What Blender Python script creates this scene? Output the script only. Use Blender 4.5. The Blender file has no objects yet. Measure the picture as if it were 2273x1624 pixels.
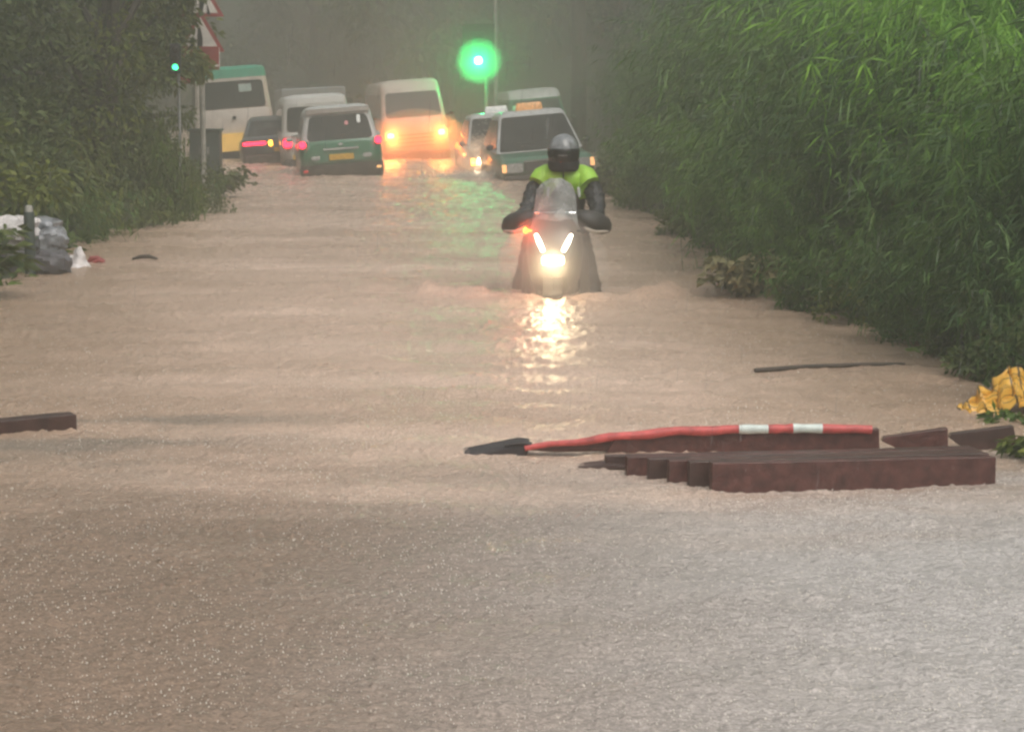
import bpy, math, random
import numpy as np
from mathutils import Vector, Matrix, noise as mnoise
R = math.radians
S = bpy.context.scene
COL = S.collection

# ------------------------------------------------------------------ camera, sky, sun, exposure
CAM_H = 1.63
F = 2190.0                       # focal length in pixels of the 1024 px wide frame
PITCH = math.atan((365.5 - 95.0) / F)
cd = bpy.data.cameras.new('camera'); cam = bpy.data.objects.new('camera', cd); COL.objects.link(cam)
cam.location = (0, 0, CAM_H); cam.rotation_euler = (math.pi / 2 - PITCH, 0, 0)
cd.sensor_width = 36.0; cd.lens = 36.0 * F / 1024.0
cd.clip_start = 0.1; cd.clip_end = 2000
S.camera = cam
SUN_EL, SUN_ROT = R(58), R(150)
w = bpy.data.worlds.new('World'); S.world = w; w.use_nodes = True
nt = w.node_tree; nt.nodes.clear()
wo = nt.nodes.new('ShaderNodeOutputWorld'); bg = nt.nodes.new('ShaderNodeBackground')
sky = nt.nodes.new('ShaderNodeTexSky'); sky.sky_type = 'NISHITA'; sky.sun_disc = False
sky.sun_elevation = SUN_EL; sky.sun_rotation = SUN_ROT; sky.air_density = 1.5; sky.dust_density = 6.0
hs = nt.nodes.new('ShaderNodeHueSaturation'); hs.inputs['Saturation'].default_value = 0.34
nt.links.new(sky.outputs[0], hs.inputs['Color']); nt.links.new(hs.outputs[0], bg.inputs[0])
bg.inputs[1].default_value = 0.11
nt.links.new(bg.outputs[0], wo.inputs[0])
sl = bpy.data.lights.new('sun', 'SUN'); sl.energy = 0.9; sl.angle = R(30); sl.color = (1, .95, .88)
sun = bpy.data.objects.new('sun', sl); COL.objects.link(sun)
sd = Vector((math.sin(SUN_ROT) * math.cos(SUN_EL), math.cos(SUN_ROT) * math.cos(SUN_EL), math.sin(SUN_EL)))
sun.rotation_euler = sd.to_track_quat('Z', 'Y').to_euler()
sun.location = (0, 0, 40)
vs = S.view_settings; vs.view_transform = 'Standard'; vs.look = 'None'; vs.gamma = 1; vs.exposure = 0.93
S.cycles.use_denoising = True; S.cycles.filter_width = 2.5
S.cycles.volume_bounces = 1; S.cycles.max_bounces = 6; S.cycles.transparent_max_bounces = 12
S.cycles.volume_step_rate = 2.0
S.cycles.sample_clamp_indirect = 4.0
HAZE_DENSITY, HAZE_G = 0.0128, 0.5

# ------------------------------------------------------------------ picture <-> place
KV = 1024.0 / 2273.0
FW = Vector((0, math.cos(PITCH), -math.sin(PITCH))); UP = Vector((0, math.sin(PITCH), math.cos(PITCH)))
def ray(u, v):
    return FW + Vector((1, 0, 0)) * ((u * KV - 512) / F) - UP * ((v * KV - 365.5) / F)
def at(u, v, Y):
    d = ray(u, v); return Vector((0, 0, CAM_H)) + d * (Y / d.y)
def wat(u, v, z=0.0):
    d = ray(u, v); return Vector((0, 0, CAM_H)) + d * ((CAM_H - z) / -d.z)
def lerp(a, b, t): return a + (b - a) * t
def interp(x, pts): return float(np.interp(x, [p[0] for p in pts], [p[1] for p in pts]))

# ------------------------------------------------------------------ materials
def new_mat(name):
    m = bpy.data.materials.new(name); m.use_nodes = True
    n = m.node_tree; n.nodes.clear()
    o = n.nodes.new('ShaderNodeOutputMaterial'); return m, n, o
def mat(name, col, rough=.5, mud=0, metal=0., coat=0., emit=None, es=0., var=.12, vscale=6., bump=0., bscale=60., spec=.5):
    m, n, o = new_mat(name)
    p = n.nodes.new('ShaderNodeBsdfPrincipled'); n.links.new(p.outputs[0], o.inputs[0])
    p.inputs['Roughness'].default_value = rough; p.inputs['Metallic'].default_value = metal
    p.inputs['Coat Weight'].default_value = coat; p.inputs['Coat Roughness'].default_value = .08
    p.inputs['Specular IOR Level'].default_value = spec
    tc = n.nodes.new('ShaderNodeTexCoord')
    nz = n.nodes.new('ShaderNodeTexNoise'); nz.inputs['Scale'].default_value = vscale; nz.inputs['Detail'].default_value = 5
    n.links.new(tc.outputs['Object'], nz.inputs['Vector'])
    mr = n.nodes.new('ShaderNodeMapRange'); mr.inputs[1].default_value = .3; mr.inputs[2].default_value = .7
    mr.inputs[3].default_value = 1 - var; mr.inputs[4].default_value = 1 + var
    n.links.new(nz.outputs[0], mr.inputs[0])
    mx = n.nodes.new('ShaderNodeVectorMath'); mx.operation = 'SCALE'; mx.inputs[0].default_value = col
    n.links.new(mr.outputs[0], mx.inputs['Scale']); n.links.new(mx.outputs[0], p.inputs['Base Color'])
    if mud:
        sx = n.nodes.new('ShaderNodeSeparateXYZ'); n.links.new(tc.outputs['Object'], sx.inputs[0])
        a = n.nodes.new('ShaderNodeMath'); a.operation = 'MULTIPLY_ADD'; a.inputs[1].default_value = -.5; n.links.new(nz.outputs[0], a.inputs[0]); n.links.new(sx.outputs[2], a.inputs[2])
        q = n.nodes.new('ShaderNodeMapRange'); q.inputs[1].default_value = mud - .28; q.inputs[2].default_value = mud + .18; q.inputs[3].default_value = .85; q.inputs[4].default_value = .08
        n.links.new(a.outputs[0], q.inputs[0]); mm = n.nodes.new('ShaderNodeMixRGB'); mm.inputs[2].default_value = (.12, .09, .07, 1)
        n.links.new(q.outputs[0], mm.inputs[0]); n.links.new(mx.outputs[0], mm.inputs[1]); n.links.new(mm.outputs[0], p.inputs['Base Color'])
    if emit: p.inputs['Emission Color'].default_value = (*emit, 1); p.inputs['Emission Strength'].default_value = es
    if bump:
        b2 = n.nodes.new('ShaderNodeTexNoise'); b2.inputs['Scale'].default_value = bscale; b2.inputs['Detail'].default_value = 4
        n.links.new(tc.outputs['Object'], b2.inputs['Vector'])
        bp = n.nodes.new('ShaderNodeBump'); bp.inputs['Strength'].default_value = bump; bp.inputs['Distance'].default_value = .01
        n.links.new(b2.outputs[0], bp.inputs['Height']); n.links.new(bp.outputs[0], p.inputs['Normal'])
    return m
def leaf_mat(name, dark, light, trans=.3, rough=.42):
    m, n, o = new_mat(name)
    g = n.nodes.new('ShaderNodeNewGeometry'); cr = n.nodes.new('ShaderNodeValToRGB')
    cr.color_ramp.elements[0].color = (*dark, 1); cr.color_ramp.elements[1].color = (*light, 1)
    e = cr.color_ramp.elements.new(.93); e.color = (light[0] * 1.9, light[1] * 1.35, light[2] * 1.2, 1)
    cr.color_ramp.elements[1].position = .85
    cr.color_ramp.elements[2].position = 1.0
    cr.color_ramp.elements[2].color = (light[0] * 2.0, light[1] * 1.4, light[2] * 1.3, 1)
    tc = n.nodes.new('ShaderNodeTexCoord'); nz = n.nodes.new('ShaderNodeTexNoise'); nz.inputs['Scale'].default_value = 1.3
    n.links.new(tc.outputs['Object'], nz.inputs['Vector'])
    ad = n.nodes.new('ShaderNodeMath'); ad.operation = 'MULTIPLY_ADD'; ad.inputs[1].default_value = .55
    n.links.new(g.outputs['Random Per Island'], ad.inputs[0])
    sc = n.nodes.new('ShaderNodeMapRange'); sc.inputs[1].default_value = .3; sc.inputs[2].default_value = .7; sc.inputs[3].default_value = 0; sc.inputs[4].default_value = .45
    n.links.new(nz.outputs[0], sc.inputs[0]); n.links.new(sc.outputs[0], ad.inputs[2]); n.links.new(ad.outputs[0], cr.inputs[0])
    p = n.nodes.new('ShaderNodeBsdfPrincipled'); p.inputs['Roughness'].default_value = rough; p.inputs['Specular IOR Level'].default_value = .3
    t = n.nodes.new('ShaderNodeBsdfTranslucent'); mx = n.nodes.new('ShaderNodeMixShader'); mx.inputs[0].default_value = trans
    n.links.new(cr.outputs[0], p.inputs['Base Color']); n.links.new(cr.outputs[0], t.inputs[0])
    n.links.new(p.outputs[0], mx.inputs[1]); n.links.new(t.outputs[0], mx.inputs[2]); n.links.new(mx.outputs[0], o.inputs[0])
    return m
M = {}
M['glass'] = mat('wet dark glass', (.02, .025, .025), .12, var=.3, vscale=3, bump=.12, bscale=40, spec=.3)
M['green_paint'] = mat('taxi green paint', (.02, .19, .1), .3, mud=.36, coat=.5, bump=.04)
M['red_paint'] = mat('taxi red paint', (.2, .045, .035), .3, mud=.5, coat=.5)
M['silver'] = mat('silver roof paint', (.55, .56, .55), .32, coat=.4, bump=.04)
M['white'] = mat('white paint', (.66, .65, .62), .35, mud=.5, coat=.4, bump=.04)
M['cream'] = mat('cream paint', (.6, .53, .47), .38, mud=.3, coat=.3)
M['bus_green'] = mat('green bus roof', (.03, .33, .2), .4, coat=.3)
M['black'] = mat('black plastic', (.022, .022, .023), .5, bump=.1)
M['muddy_black'] = mat('muddy black plastic', (.06, .048, .04), .6, var=.4, bump=.1)
M['dark_paint'] = mat('dark car paint', (.045, .045, .055), .3, coat=.6)
M['chrome'] = mat('chrome', (.75, .76, .78), .18, metal=.8)
M['rubber'] = mat('tyre rubber', (.02, .02, .02), .8)
M['grey_paint'] = mat('grey paint', (.3, .32, .33), .5)
M['grey'] = mat('grey metal', (.3, .31, .31), .5, metal=.3)
M['plate_yellow'] = mat('yellow number plate', (.7, .42, .05), .4, var=.25, vscale=25)
M['plate_white'] = mat('white number plate', (.6, .6, .58), .4, var=.3, vscale=25)
M['yellow_panel'] = mat('yellow bumper panel', (.85, .5, .1), .45, emit=(1, .62, .16), es=.25)  # bumper is no lamp; faint emission gives it a lamp-lit look
M['tail'] = mat('lit tail lamp', (.5, .01, .02), .3, emit=(1, .012, .05), es=4.5)
M['tail_off'] = mat('tail lamp glass', (.35, .03, .03), .25, emit=(1, .03, .03), es=.25)
M['amber'] = mat('amber lamp', (.8, .3, .03), .3, emit=(1, .42, .03), es=6)
M['amber_dim'] = mat('amber lamp glass', (.8, .42, .15), .25, emit=(1, .5, .2), es=.8)
M['headlamp'] = mat('lit head lamp', (.9, .9, .85), .2, emit=(1, .86, .6), es=30)
M['headlamp_y'] = mat('lit yellow head lamp', (.9, .85, .6), .2, emit=(1, .6, .16), es=9)
M['lamp_off'] = mat('unlit head lamp', (.62, .63, .63), .15, metal=.4, var=.4, vscale=30)
M['bike_lamp'] = mat('scooter lamp', (.95, .95, .9), .2, emit=(1, .92, .72), es=4.5)
M['bike_amber'] = mat('scooter indicator', (.9, .15, .02), .3, emit=(1, .09, .01), es=7)
M['sign_green'] = mat('green signal lens', (.3, .95, .7), .2, emit=(.5, 1, .85), es=9)
M['sign_green_small'] = mat('green signal lens dim', (.1, .8, .4), .2, emit=(.04, 1, .32), es=3)
M['lens_dark'] = mat('unlit signal lens', (.03, .02, .02), .2)
M['sticker'] = mat('pink round sticker', (.75, .3, .32), .5)
M['sign_orange'] = mat('orange roof sign', (.75, .36, .12), .4, emit=(1, .5, .2), es=.15, var=.3, vscale=14)
M['sign_white'] = mat('white roof sign', (.75, .76, .74), .4, var=.2, vscale=14, emit=(1, 1, .95), es=.12)
M['sign_blue'] = mat('pale blue roof sign', (.45, .58, .55), .4)
M['jacket'] = mat('wet black jacket', (.022, .023, .026), .45, bump=.5, bscale=14, var=.3)
M['rainpants'] = mat('muddy rain trousers', (.05, .042, .038), .45, bump=.6, bscale=12, var=.3)
M['hivis'] = mat('hi vis fabric', (.33, .62, .05), .5, bump=.4, bscale=16, var=.15)
M['reflect'] = mat('reflective tape', (.6, .62, .6), .3, metal=.2)
M['helmet'] = mat('silver grey helmet', (.17, .18, .19), .3, coat=.5, var=.55, vscale=13)
M['visor'] = mat('dark visor', (.012, .013, .014), .12, spec=.4)
M['balaclava'] = mat('black face cover', (.014, .014, .015), .8, bump=.4, bscale=30)
M['skin'] = mat('skin', (.45, .28, .2), .5)
M['scooter'] = mat('scooter fairing', (.075, .066, .058), .35, coat=.3, bump=.05)
M['muff'] = mat('black handlebar muff', (.03, .028, .027), .5, bump=.5, bscale=18)
M['board'] = mat('wet reddish brown board', (.088, .034, .029), .38, var=.4, vscale=22, bump=.5, bscale=35)
M['board_dark'] = mat('wet dark board', (.06, .03, .025), .4, var=.45, vscale=9, bump=.3, bscale=35)
M['tube_red'] = mat('faded red tube', (.5, .085, .08), .45, var=.35, vscale=18, bump=.25, bscale=45)
M['tube_white'] = mat('white sleeve', (.62, .68, .64), .4, var=.15, vscale=18)
M['foot'] = mat('black rubber foot', (.035, .028, .03), .55, var=.3, bump=.2)
M['bag_white'] = mat('white plastic bag', (.68, .64, .64), .4, var=.3, vscale=9, bump=.5, bscale=20)
M['bag_grey'] = mat('grey plastic sacks', (.22, .23, .25), .35, var=.7, vscale=11, bump=.6, bscale=22)
M['bag_dark'] = mat('dark sandbag', (.09, .085, .095), .5, var=.5, vscale=9, bump=.5, bscale=20)
M['red_cloth'] = mat('red plastic scrap', (.3, .05, .05), .5, var=.3)
M['wood'] = mat('wet wood', (.06, .045, .035), .6, var=.4, vscale=12)
M['bark'] = mat('wet bark', (.055, .045, .035), .8, var=.5, vscale=10, bump=.8, bscale=18)
M['soil'] = mat('bank soil', (.04, .048, .022), .9, var=.5, vscale=3, bump=1, bscale=12)
M['road'] = mat('asphalt', (.05, .05, .05), .8)
M['sign_red'] = mat('red sign sheet', (.3, .05, .05), .5, var=.2)
M['sign_face'] = mat('white sign face', (.68, .64, .6), .5, var=.15)
M['sign_black'] = mat('black sign mark', (.02, .02, .02), .5)
M['pole'] = mat('galvanised pole', (.42, .41, .37), .5, metal=.2, var=.25, vscale=9)
M['cabinet'] = mat('grey green cabinet', (.05, .068, .062), .5, var=.25)
M['droplet'] = mat('water drops', (.8, .74, .66), .15)
M['seat_cloth'] = mat('seat cloth', (.05, .05, .05), .8)
L = {}
L['dark'] = leaf_mat('dark broad leaves', (.03, .06, .02), (.08, .14, .042))
L['mid'] = leaf_mat('mid green leaves', (.024, .066, .012), (.07, .15, .024))
L['olive'] = leaf_mat('olive leaves', (.04, .075, .014), (.1, .16, .026))
L['bright'] = leaf_mat('bright reed leaves', (.05, .18, .025), (.16, .42, .055), .45)
L['reed'] = leaf_mat('reed leaves', (.026, .085, .02), (.078, .2, .036), .35)
L['reed_dark'] = leaf_mat('dark reed leaves', (.022, .065, .022), (.06, .15, .038), .3)
L['pale'] = leaf_mat('pale wet leaves', (.08, .12, .055), (.24, .28, .16), .25)

# yellow tarpaulin with dark printed lines
def tarp_mat():
    m, n, o = new_mat('yellow tarpaulin')
    p = n.nodes.new('ShaderNodeBsdfPrincipled'); n.links.new(p.outputs[0], o.inputs[0]); p.inputs['Roughness'].default_value = .4
    tc = n.nodes.new('ShaderNodeTexCoord'); outs = []
    for ax, sc, w_ in ((0, 7., .1), (1, 9., .09)):
        sp = n.nodes.new('ShaderNodeSeparateXYZ'); n.links.new(tc.outputs['UV'], sp.inputs[0])
        a = n.nodes.new('ShaderNodeMath'); a.operation = 'MULTIPLY'; a.inputs[1].default_value = sc; n.links.new(sp.outputs[ax], a.inputs[0])
        f = n.nodes.new('ShaderNodeMath'); f.operation = 'FRACT'; n.links.new(a.outputs[0], f.inputs[0])
        g = n.nodes.new('ShaderNodeMath'); g.operation = 'LESS_THAN'; g.inputs[1].default_value = w_; n.links.new(f.outputs[0], g.inputs[0]); outs.append(g)
    mxx = n.nodes.new('ShaderNodeMath'); mxx.operation = 'MAXIMUM'; n.links.new(outs[0].outputs[0], mxx.inputs[0]); n.links.new(outs[1].outputs[0], mxx.inputs[1])
    c = n.nodes.new('ShaderNodeMixRGB'); c.inputs[1].default_value = (.72, .4, .055, 1); c.inputs[2].default_value = (.1, .06, .02, 1)
    n.links.new(mxx.outputs[0], c.inputs[0]); n.links.new(c.outputs[0], p.inputs['Base Color'])
    return m
M['tarp'] = tarp_mat()

def water_mat():
    m, n, o = new_mat('muddy flood water')
    p = n.nodes.new('ShaderNodeBsdfPrincipled'); n.links.new(p.outputs[0], o.inputs[0])
    tc = n.nodes.new('ShaderNodeTexCoord')
    def noise(scale, stretch, det=4, rough=.55):
        mp = n.nodes.new('ShaderNodeMapping'); mp.inputs['Scale'].default_value = stretch
        n.links.new(tc.outputs['Object'], mp.inputs[0])
        z = n.nodes.new('ShaderNodeTexNoise'); z.inputs['Scale'].default_value = scale; z.inputs['Detail'].default_value = det
        z.inputs['Roughness'].default_value = rough
        n.links.new(mp.outputs[0], z.inputs['Vector']); return z
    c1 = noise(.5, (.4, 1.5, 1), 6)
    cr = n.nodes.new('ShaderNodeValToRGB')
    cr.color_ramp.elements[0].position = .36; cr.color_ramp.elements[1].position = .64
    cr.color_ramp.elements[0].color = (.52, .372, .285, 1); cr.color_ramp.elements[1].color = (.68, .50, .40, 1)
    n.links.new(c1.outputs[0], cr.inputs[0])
    def mth(op, a, b=None, c=None):
        q = n.nodes.new('ShaderNodeMath'); q.operation = op
        for i_, x_ in enumerate((a, b, c)):
            if x_ is None: continue
            if isinstance(x_, (int, float)): q.inputs[i_].default_value = x_
            else: n.links.new(x_, q.inputs[i_])
        return q.outputs[0]
    def rng_(x_, a, b, c, d):
        q = n.nodes.new('ShaderNodeMapRange'); q.interpolation_type = 'SMOOTHSTEP'
        for i_, v_ in enumerate((a, b, c, d)): q.inputs[i_ + 1].default_value = v_
        n.links.new(x_, q.inputs[0]); return q.outputs[0]
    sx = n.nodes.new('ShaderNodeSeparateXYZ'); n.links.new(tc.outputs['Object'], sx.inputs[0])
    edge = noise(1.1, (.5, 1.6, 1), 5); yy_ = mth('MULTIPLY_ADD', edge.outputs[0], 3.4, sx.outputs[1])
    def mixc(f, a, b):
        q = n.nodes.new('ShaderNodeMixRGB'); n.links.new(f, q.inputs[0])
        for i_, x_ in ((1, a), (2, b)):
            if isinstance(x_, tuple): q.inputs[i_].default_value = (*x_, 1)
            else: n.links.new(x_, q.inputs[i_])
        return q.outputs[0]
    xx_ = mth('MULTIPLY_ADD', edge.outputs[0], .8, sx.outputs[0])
    near_refl = mixc(rng_(xx_, -.8, 2.0, 0, 1), (.235, .168, .124), (.43, .4, .385))     # sky and tree reflections painted into the near water: grey right, brown left
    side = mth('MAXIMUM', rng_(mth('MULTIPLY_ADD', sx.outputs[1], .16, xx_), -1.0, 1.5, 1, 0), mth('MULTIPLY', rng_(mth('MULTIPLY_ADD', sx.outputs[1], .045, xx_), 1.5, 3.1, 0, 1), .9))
    midc = mixc(mth('MULTIPLY', side, .85), cr.outputs[0], (.34, .235, .165))     # dark bank reflections painted into the water along both verges
    near = mixc(rng_(yy_, 9.3, 12.2, 1, 0), midc, near_refl)
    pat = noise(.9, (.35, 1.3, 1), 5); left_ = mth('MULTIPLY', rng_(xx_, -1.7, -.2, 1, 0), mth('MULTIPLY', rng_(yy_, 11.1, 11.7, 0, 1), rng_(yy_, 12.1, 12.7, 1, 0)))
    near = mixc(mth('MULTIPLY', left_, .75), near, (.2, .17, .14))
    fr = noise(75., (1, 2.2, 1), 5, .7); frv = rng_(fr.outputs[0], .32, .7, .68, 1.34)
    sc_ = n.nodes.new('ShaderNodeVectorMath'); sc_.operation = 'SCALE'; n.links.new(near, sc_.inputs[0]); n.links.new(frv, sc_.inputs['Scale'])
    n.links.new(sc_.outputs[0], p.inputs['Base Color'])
    rr = noise(1.2, (1, .6, 1), 4)
    mr = n.nodes.new('ShaderNodeMapRange'); mr.inputs[1].default_value = .3; mr.inputs[2].default_value = .7
    mr.inputs[3].default_value = .22; mr.inputs[4].default_value = .32
    n.links.new(rr.outputs[0], mr.inputs[0]); n.links.new(mr.outputs[0], p.inputs['Roughness'])
    p.inputs['IOR'].default_value = 1.333
    # wind chop, rain pocks
    hs_ = []
    for sc, st, amp, det in ((4.0, (1, 1.8, 1), .016, 4), (14., (1, 1.9, 1), .012, 5), (48., (1, 1.8, 1), .0055, 4)):
        z = noise(sc, st, det, .6)
        a = n.nodes.new('ShaderNodeMath'); a.operation = 'MULTIPLY'; a.inputs[1].default_value = amp; n.links.new(z.outputs[0], a.inputs[0]); hs_.append(a)
    for vsn, amp, th in ((15., .006, .13), (36., .0035, .2)):
        v = n.nodes.new('ShaderNodeTexVoronoi'); v.inputs['Scale'].default_value = vsn; v.inputs['Randomness'].default_value = 1
        n.links.new(tc.outputs['Object'], v.inputs['Vector'])
        q = n.nodes.new('ShaderNodeMapRange'); q.interpolation_type = 'SMOOTHSTEP'
        q.inputs[1].default_value = 0; q.inputs[2].default_value = th * 2; q.inputs[3].default_value = amp; q.inputs[4].default_value = 0
        n.links.new(v.outputs['Distance'], q.inputs[0]); hs_.append(q)
    s = hs_[0]
    for k in hs_[1:]:
        a = n.nodes.new('ShaderNodeMath'); a.operation = 'ADD'; n.links.new(s.outputs[0], a.inputs[0]); n.links.new(k.outputs[0], a.inputs[1]); s = a
    bp = n.nodes.new('ShaderNodeBump'); bp.inputs['Strength'].default_value = 1.0; bp.inputs['Distance'].default_value = 1.0
    n.links.new(s.outputs[0], bp.inputs['Height']); n.links.new(bp.outputs[0], p.inputs['Normal'])
    return m
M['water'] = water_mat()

def screen_mat():
    m, n, o = new_mat('misted windscreen')
    t = n.nodes.new('ShaderNodeBsdfTransparent'); t.inputs[0].default_value = (.86, .88, .88, 1)
    p = n.nodes.new('ShaderNodeBsdfPrincipled'); p.inputs['Base Color'].default_value = (.5, .5, .49, 1); p.inputs['Roughness'].default_value = .3
    mx = n.nodes.new('ShaderNodeMixShader'); tc = n.nodes.new('ShaderNodeTexCoord'); nz = n.nodes.new('ShaderNodeTexNoise'); nz.inputs['Scale'].default_value = 9
    n.links.new(tc.outputs['Object'], nz.inputs['Vector'])
    mr = n.nodes.new('ShaderNodeMapRange'); mr.inputs[1].default_value = .3; mr.inputs[2].default_value = .7; mr.inputs[3].default_value = .2; mr.inputs[4].default_value = .45
    n.links.new(nz.outputs[0], mr.inputs[0]); n.links.new(mr.outputs[0], mx.inputs[0])
    n.links.new(t.outputs[0], mx.inputs[1]); n.links.new(p.outputs[0], mx.inputs[2]); n.links.new(mx.outputs[0], o.inputs[0])
    return m
M['screen'] = screen_mat()

# ------------------------------------------------------------------ mesh building
def tag(o, label=None, cat=None, group=None, kind=None):
    if label: o['label'] = label
    if cat: o['category'] = cat
    if group: o['group'] = group
    if kind: o['kind'] = kind
    return o
def link(o, parent=None):
    COL.objects.link(o)
    if parent is not None: o.parent = parent
    return o
class MB:
    def __init__(s): s.v = []; s.f = []; s.m = []; s.mi = 0
    def add(s, vs_, fs_):
        b = len(s.v); s.v += [tuple(p) for p in vs_]
        for f in fs_: s.f.append(tuple(b + i for i in f)); s.m.append(s.mi)
    def box(s, a, b):
        x0, y0, z0 = a; x1, y1, z1 = b
        s.add([(x0, y0, z0), (x1, y0, z0), (x1, y1, z0), (x0, y1, z0), (x0, y0, z1), (x1, y0, z1), (x1, y1, z1), (x0, y1, z1)],
              [(0, 3, 2, 1), (4, 5, 6, 7), (0, 1, 5, 4), (1, 2, 6, 5), (2, 3, 7, 6), (3, 0, 4, 7)])
    def rings(s, rs, cap=True, closed=False):
        n = len(rs[0]); vs_ = [p for r in rs for p in r]; fs_ = []
        for i in range(len(rs) - 1 + (1 if closed else 0)):
            j = (i + 1) % len(rs)
            for k in range(n):
                l = (k + 1) % n; fs_.append((i * n + k, i * n + l, j * n + l, j * n + k))
        if cap and not closed:
            fs_.append(tuple(range(n))[::-1]); fs_.append(tuple((len(rs) - 1) * n + k for k in range(n)))
        s.add(vs_, fs_)
    def tube(s, pts, rad, n=8, flat=1.0):
        pts = [Vector(p) for p in pts]
        if not hasattr(rad, '__len__'): rad = [rad] * len(pts)
        rs = []; ref = None
        for i, p in enumerate(pts):
            t = (pts[min(i + 1, len(pts) - 1)] - pts[max(i - 1, 0)]).normalized()
            if ref is None: ref = Vector((0, 0, 1)) if abs(t.z) < .9 else Vector((0, 1, 0))
            a = t.cross(ref).normalized(); b = a.cross(t).normalized(); ref = b
            rs.append([p + (a * math.cos(2 * math.pi * k / n) + b * flat * math.sin(2 * math.pi * k / n)) * rad[i] for k in range(n)])
        s.rings(rs)
    def ell(s, c, r, nu=16, nv=10, fn=None):
        c = Vector(c); rs = []
        for i in range(nv + 1):
            th = math.pi * (i + .02) / (nv + .04); row = []
            for k in range(nu):
                ph = 2 * math.pi * k / nu
                d = Vector((math.sin(th) * math.cos(ph), math.sin(th) * math.sin(ph), -math.cos(th)))
                q = fn(d) if fn else d
                row.append(c + Vector((q.x * r[0], q.y * r[1], q.z * r[2])))
            rs.append(row)
        s.rings(rs)
    def panel(s, q, u0=0, u1=1, v0=0, v1=1, rad=.03, th=.012, back=.01, n=4):
        a, b, c, d = [Vector(p) for p in q]
        P = lambda u, v: (a * (1 - u) + b * u) * (1 - v) + (d * (1 - u) + c * u) * v
        nor = (b - a).cross(d - a).normalized()
        W = (P(1, .5) - P(0, .5)).length * (u1 - u0); H = (P(.5, 1) - P(.5, 0)).length * (v1 - v0)
        rad = min(rad, W * .48, H * .48); out = []
        for cx, cy, a0 in ((W - rad, rad, -90), (W - rad, H - rad, 0), (rad, H - rad, 90), (rad, rad, 180)):
            for k in range(n + 1):
                an = R(a0 + 90 * k / n); out.append((cx + rad * math.cos(an), cy + rad * math.sin(an)))
        pts = [P(u0 + x / W * (u1 - u0), v0 + y / H * (v1 - v0)) for x, y in out]
        s.rings([[p - nor * back for p in pts], [p + nor * th for p in pts]])
    def prism(s, pts, off):
        off = Vector(off); s.rings([[Vector(p) + off for p in pts], [Vector(p) for p in pts]])
    def build(s, name, mats, parent=None, smooth=False, bevel=0., seg=2, sub=0):
        me = bpy.data.meshes.new(name); me.from_pydata(s.v, [], s.f)
        if not isinstance(mats, (list, tuple)): mats = [mats]
        for m in mats: me.materials.append(m)
        if len(mats) > 1: me.polygons.foreach_set('material_index', s.m)
        if smooth:
            me.polygons.foreach_set('use_smooth', [True] * len(me.polygons))
        me.validate(); me.update()
        o = bpy.data.objects.new(name, me); link(o, parent)
        if bevel:
            b = o.modifiers.new('bevel', 'BEVEL'); b.width = bevel; b.segments = seg; b.limit_method = 'ANGLE'; b.angle_limit = R(40)
        if sub:
            u = o.modifiers.new('sub', 'SUBSURF'); u.levels = sub; u.render_levels = sub
        if smooth:
            try: me.set_sharp_from_angle(angle=R(38))
            except Exception: pass
        return o
def np_obj(name, V, Fq, mats, parent=None, smooth=False, mi=None):
    me = bpy.data.meshes.new(name); V = np.asarray(V, dtype=np.float32); Fq = np.asarray(Fq, dtype=np.int32)
    nv, nf, k = len(V), len(Fq), Fq.shape[1]
    me.vertices.add(nv); me.vertices.foreach_set('co', V.ravel())
    me.loops.add(nf * k); me.loops.foreach_set('vertex_index', Fq.ravel())
    me.polygons.add(nf); me.polygons.foreach_set('loop_start', np.arange(0, nf * k, k, dtype=np.int32))
    try: me.polygons.foreach_set('loop_total', np.full(nf, k, dtype=np.int32))
    except Exception: pass
    if not isinstance(mats, (list, tuple)): mats = [mats]
    for m in mats: me.materials.append(m)
    if mi is not None: me.polygons.foreach_set('material_index', np.asarray(mi, dtype=np.int32))
    if smooth: me.polygons.foreach_set('use_smooth', np.ones(nf, dtype=bool))
    me.update(calc_edges=True); me.validate()
    o = bpy.data.objects.new(name, me); link(o, parent); return o
def empty(name, loc, label=None, cat=None, group=None, rz=0):
    o = bpy.data.objects.new(name, None); COL.objects.link(o); o.location = loc; o.rotation_euler = (0, 0, rz)
    o.empty_display_size = .2
    return tag(o, label, cat, group)
def ring(zf, zr, yf, yr, hw, r=.12, n=3, hwr=None):
    hwr = hw if hwr is None else hwr; out = []
    for cx, cy, a0 in ((1, 1, 0), (-1, 1, 90), (-1, -1, 180), (1, -1, 270)):
        h = hw if cy > 0 else hwr
        X = cx * (h - r); Y = (yf - r) if cy > 0 else (yr + r)
        for k in range(n + 1):
            a = R(a0 + 90 * k / n); x = X + r * math.cos(a); y = Y + r * math.sin(a)
            z = lerp(zr, zf, (y - yr) / (yf - yr)); out.append(Vector((x, y, z)))
    return out

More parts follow.
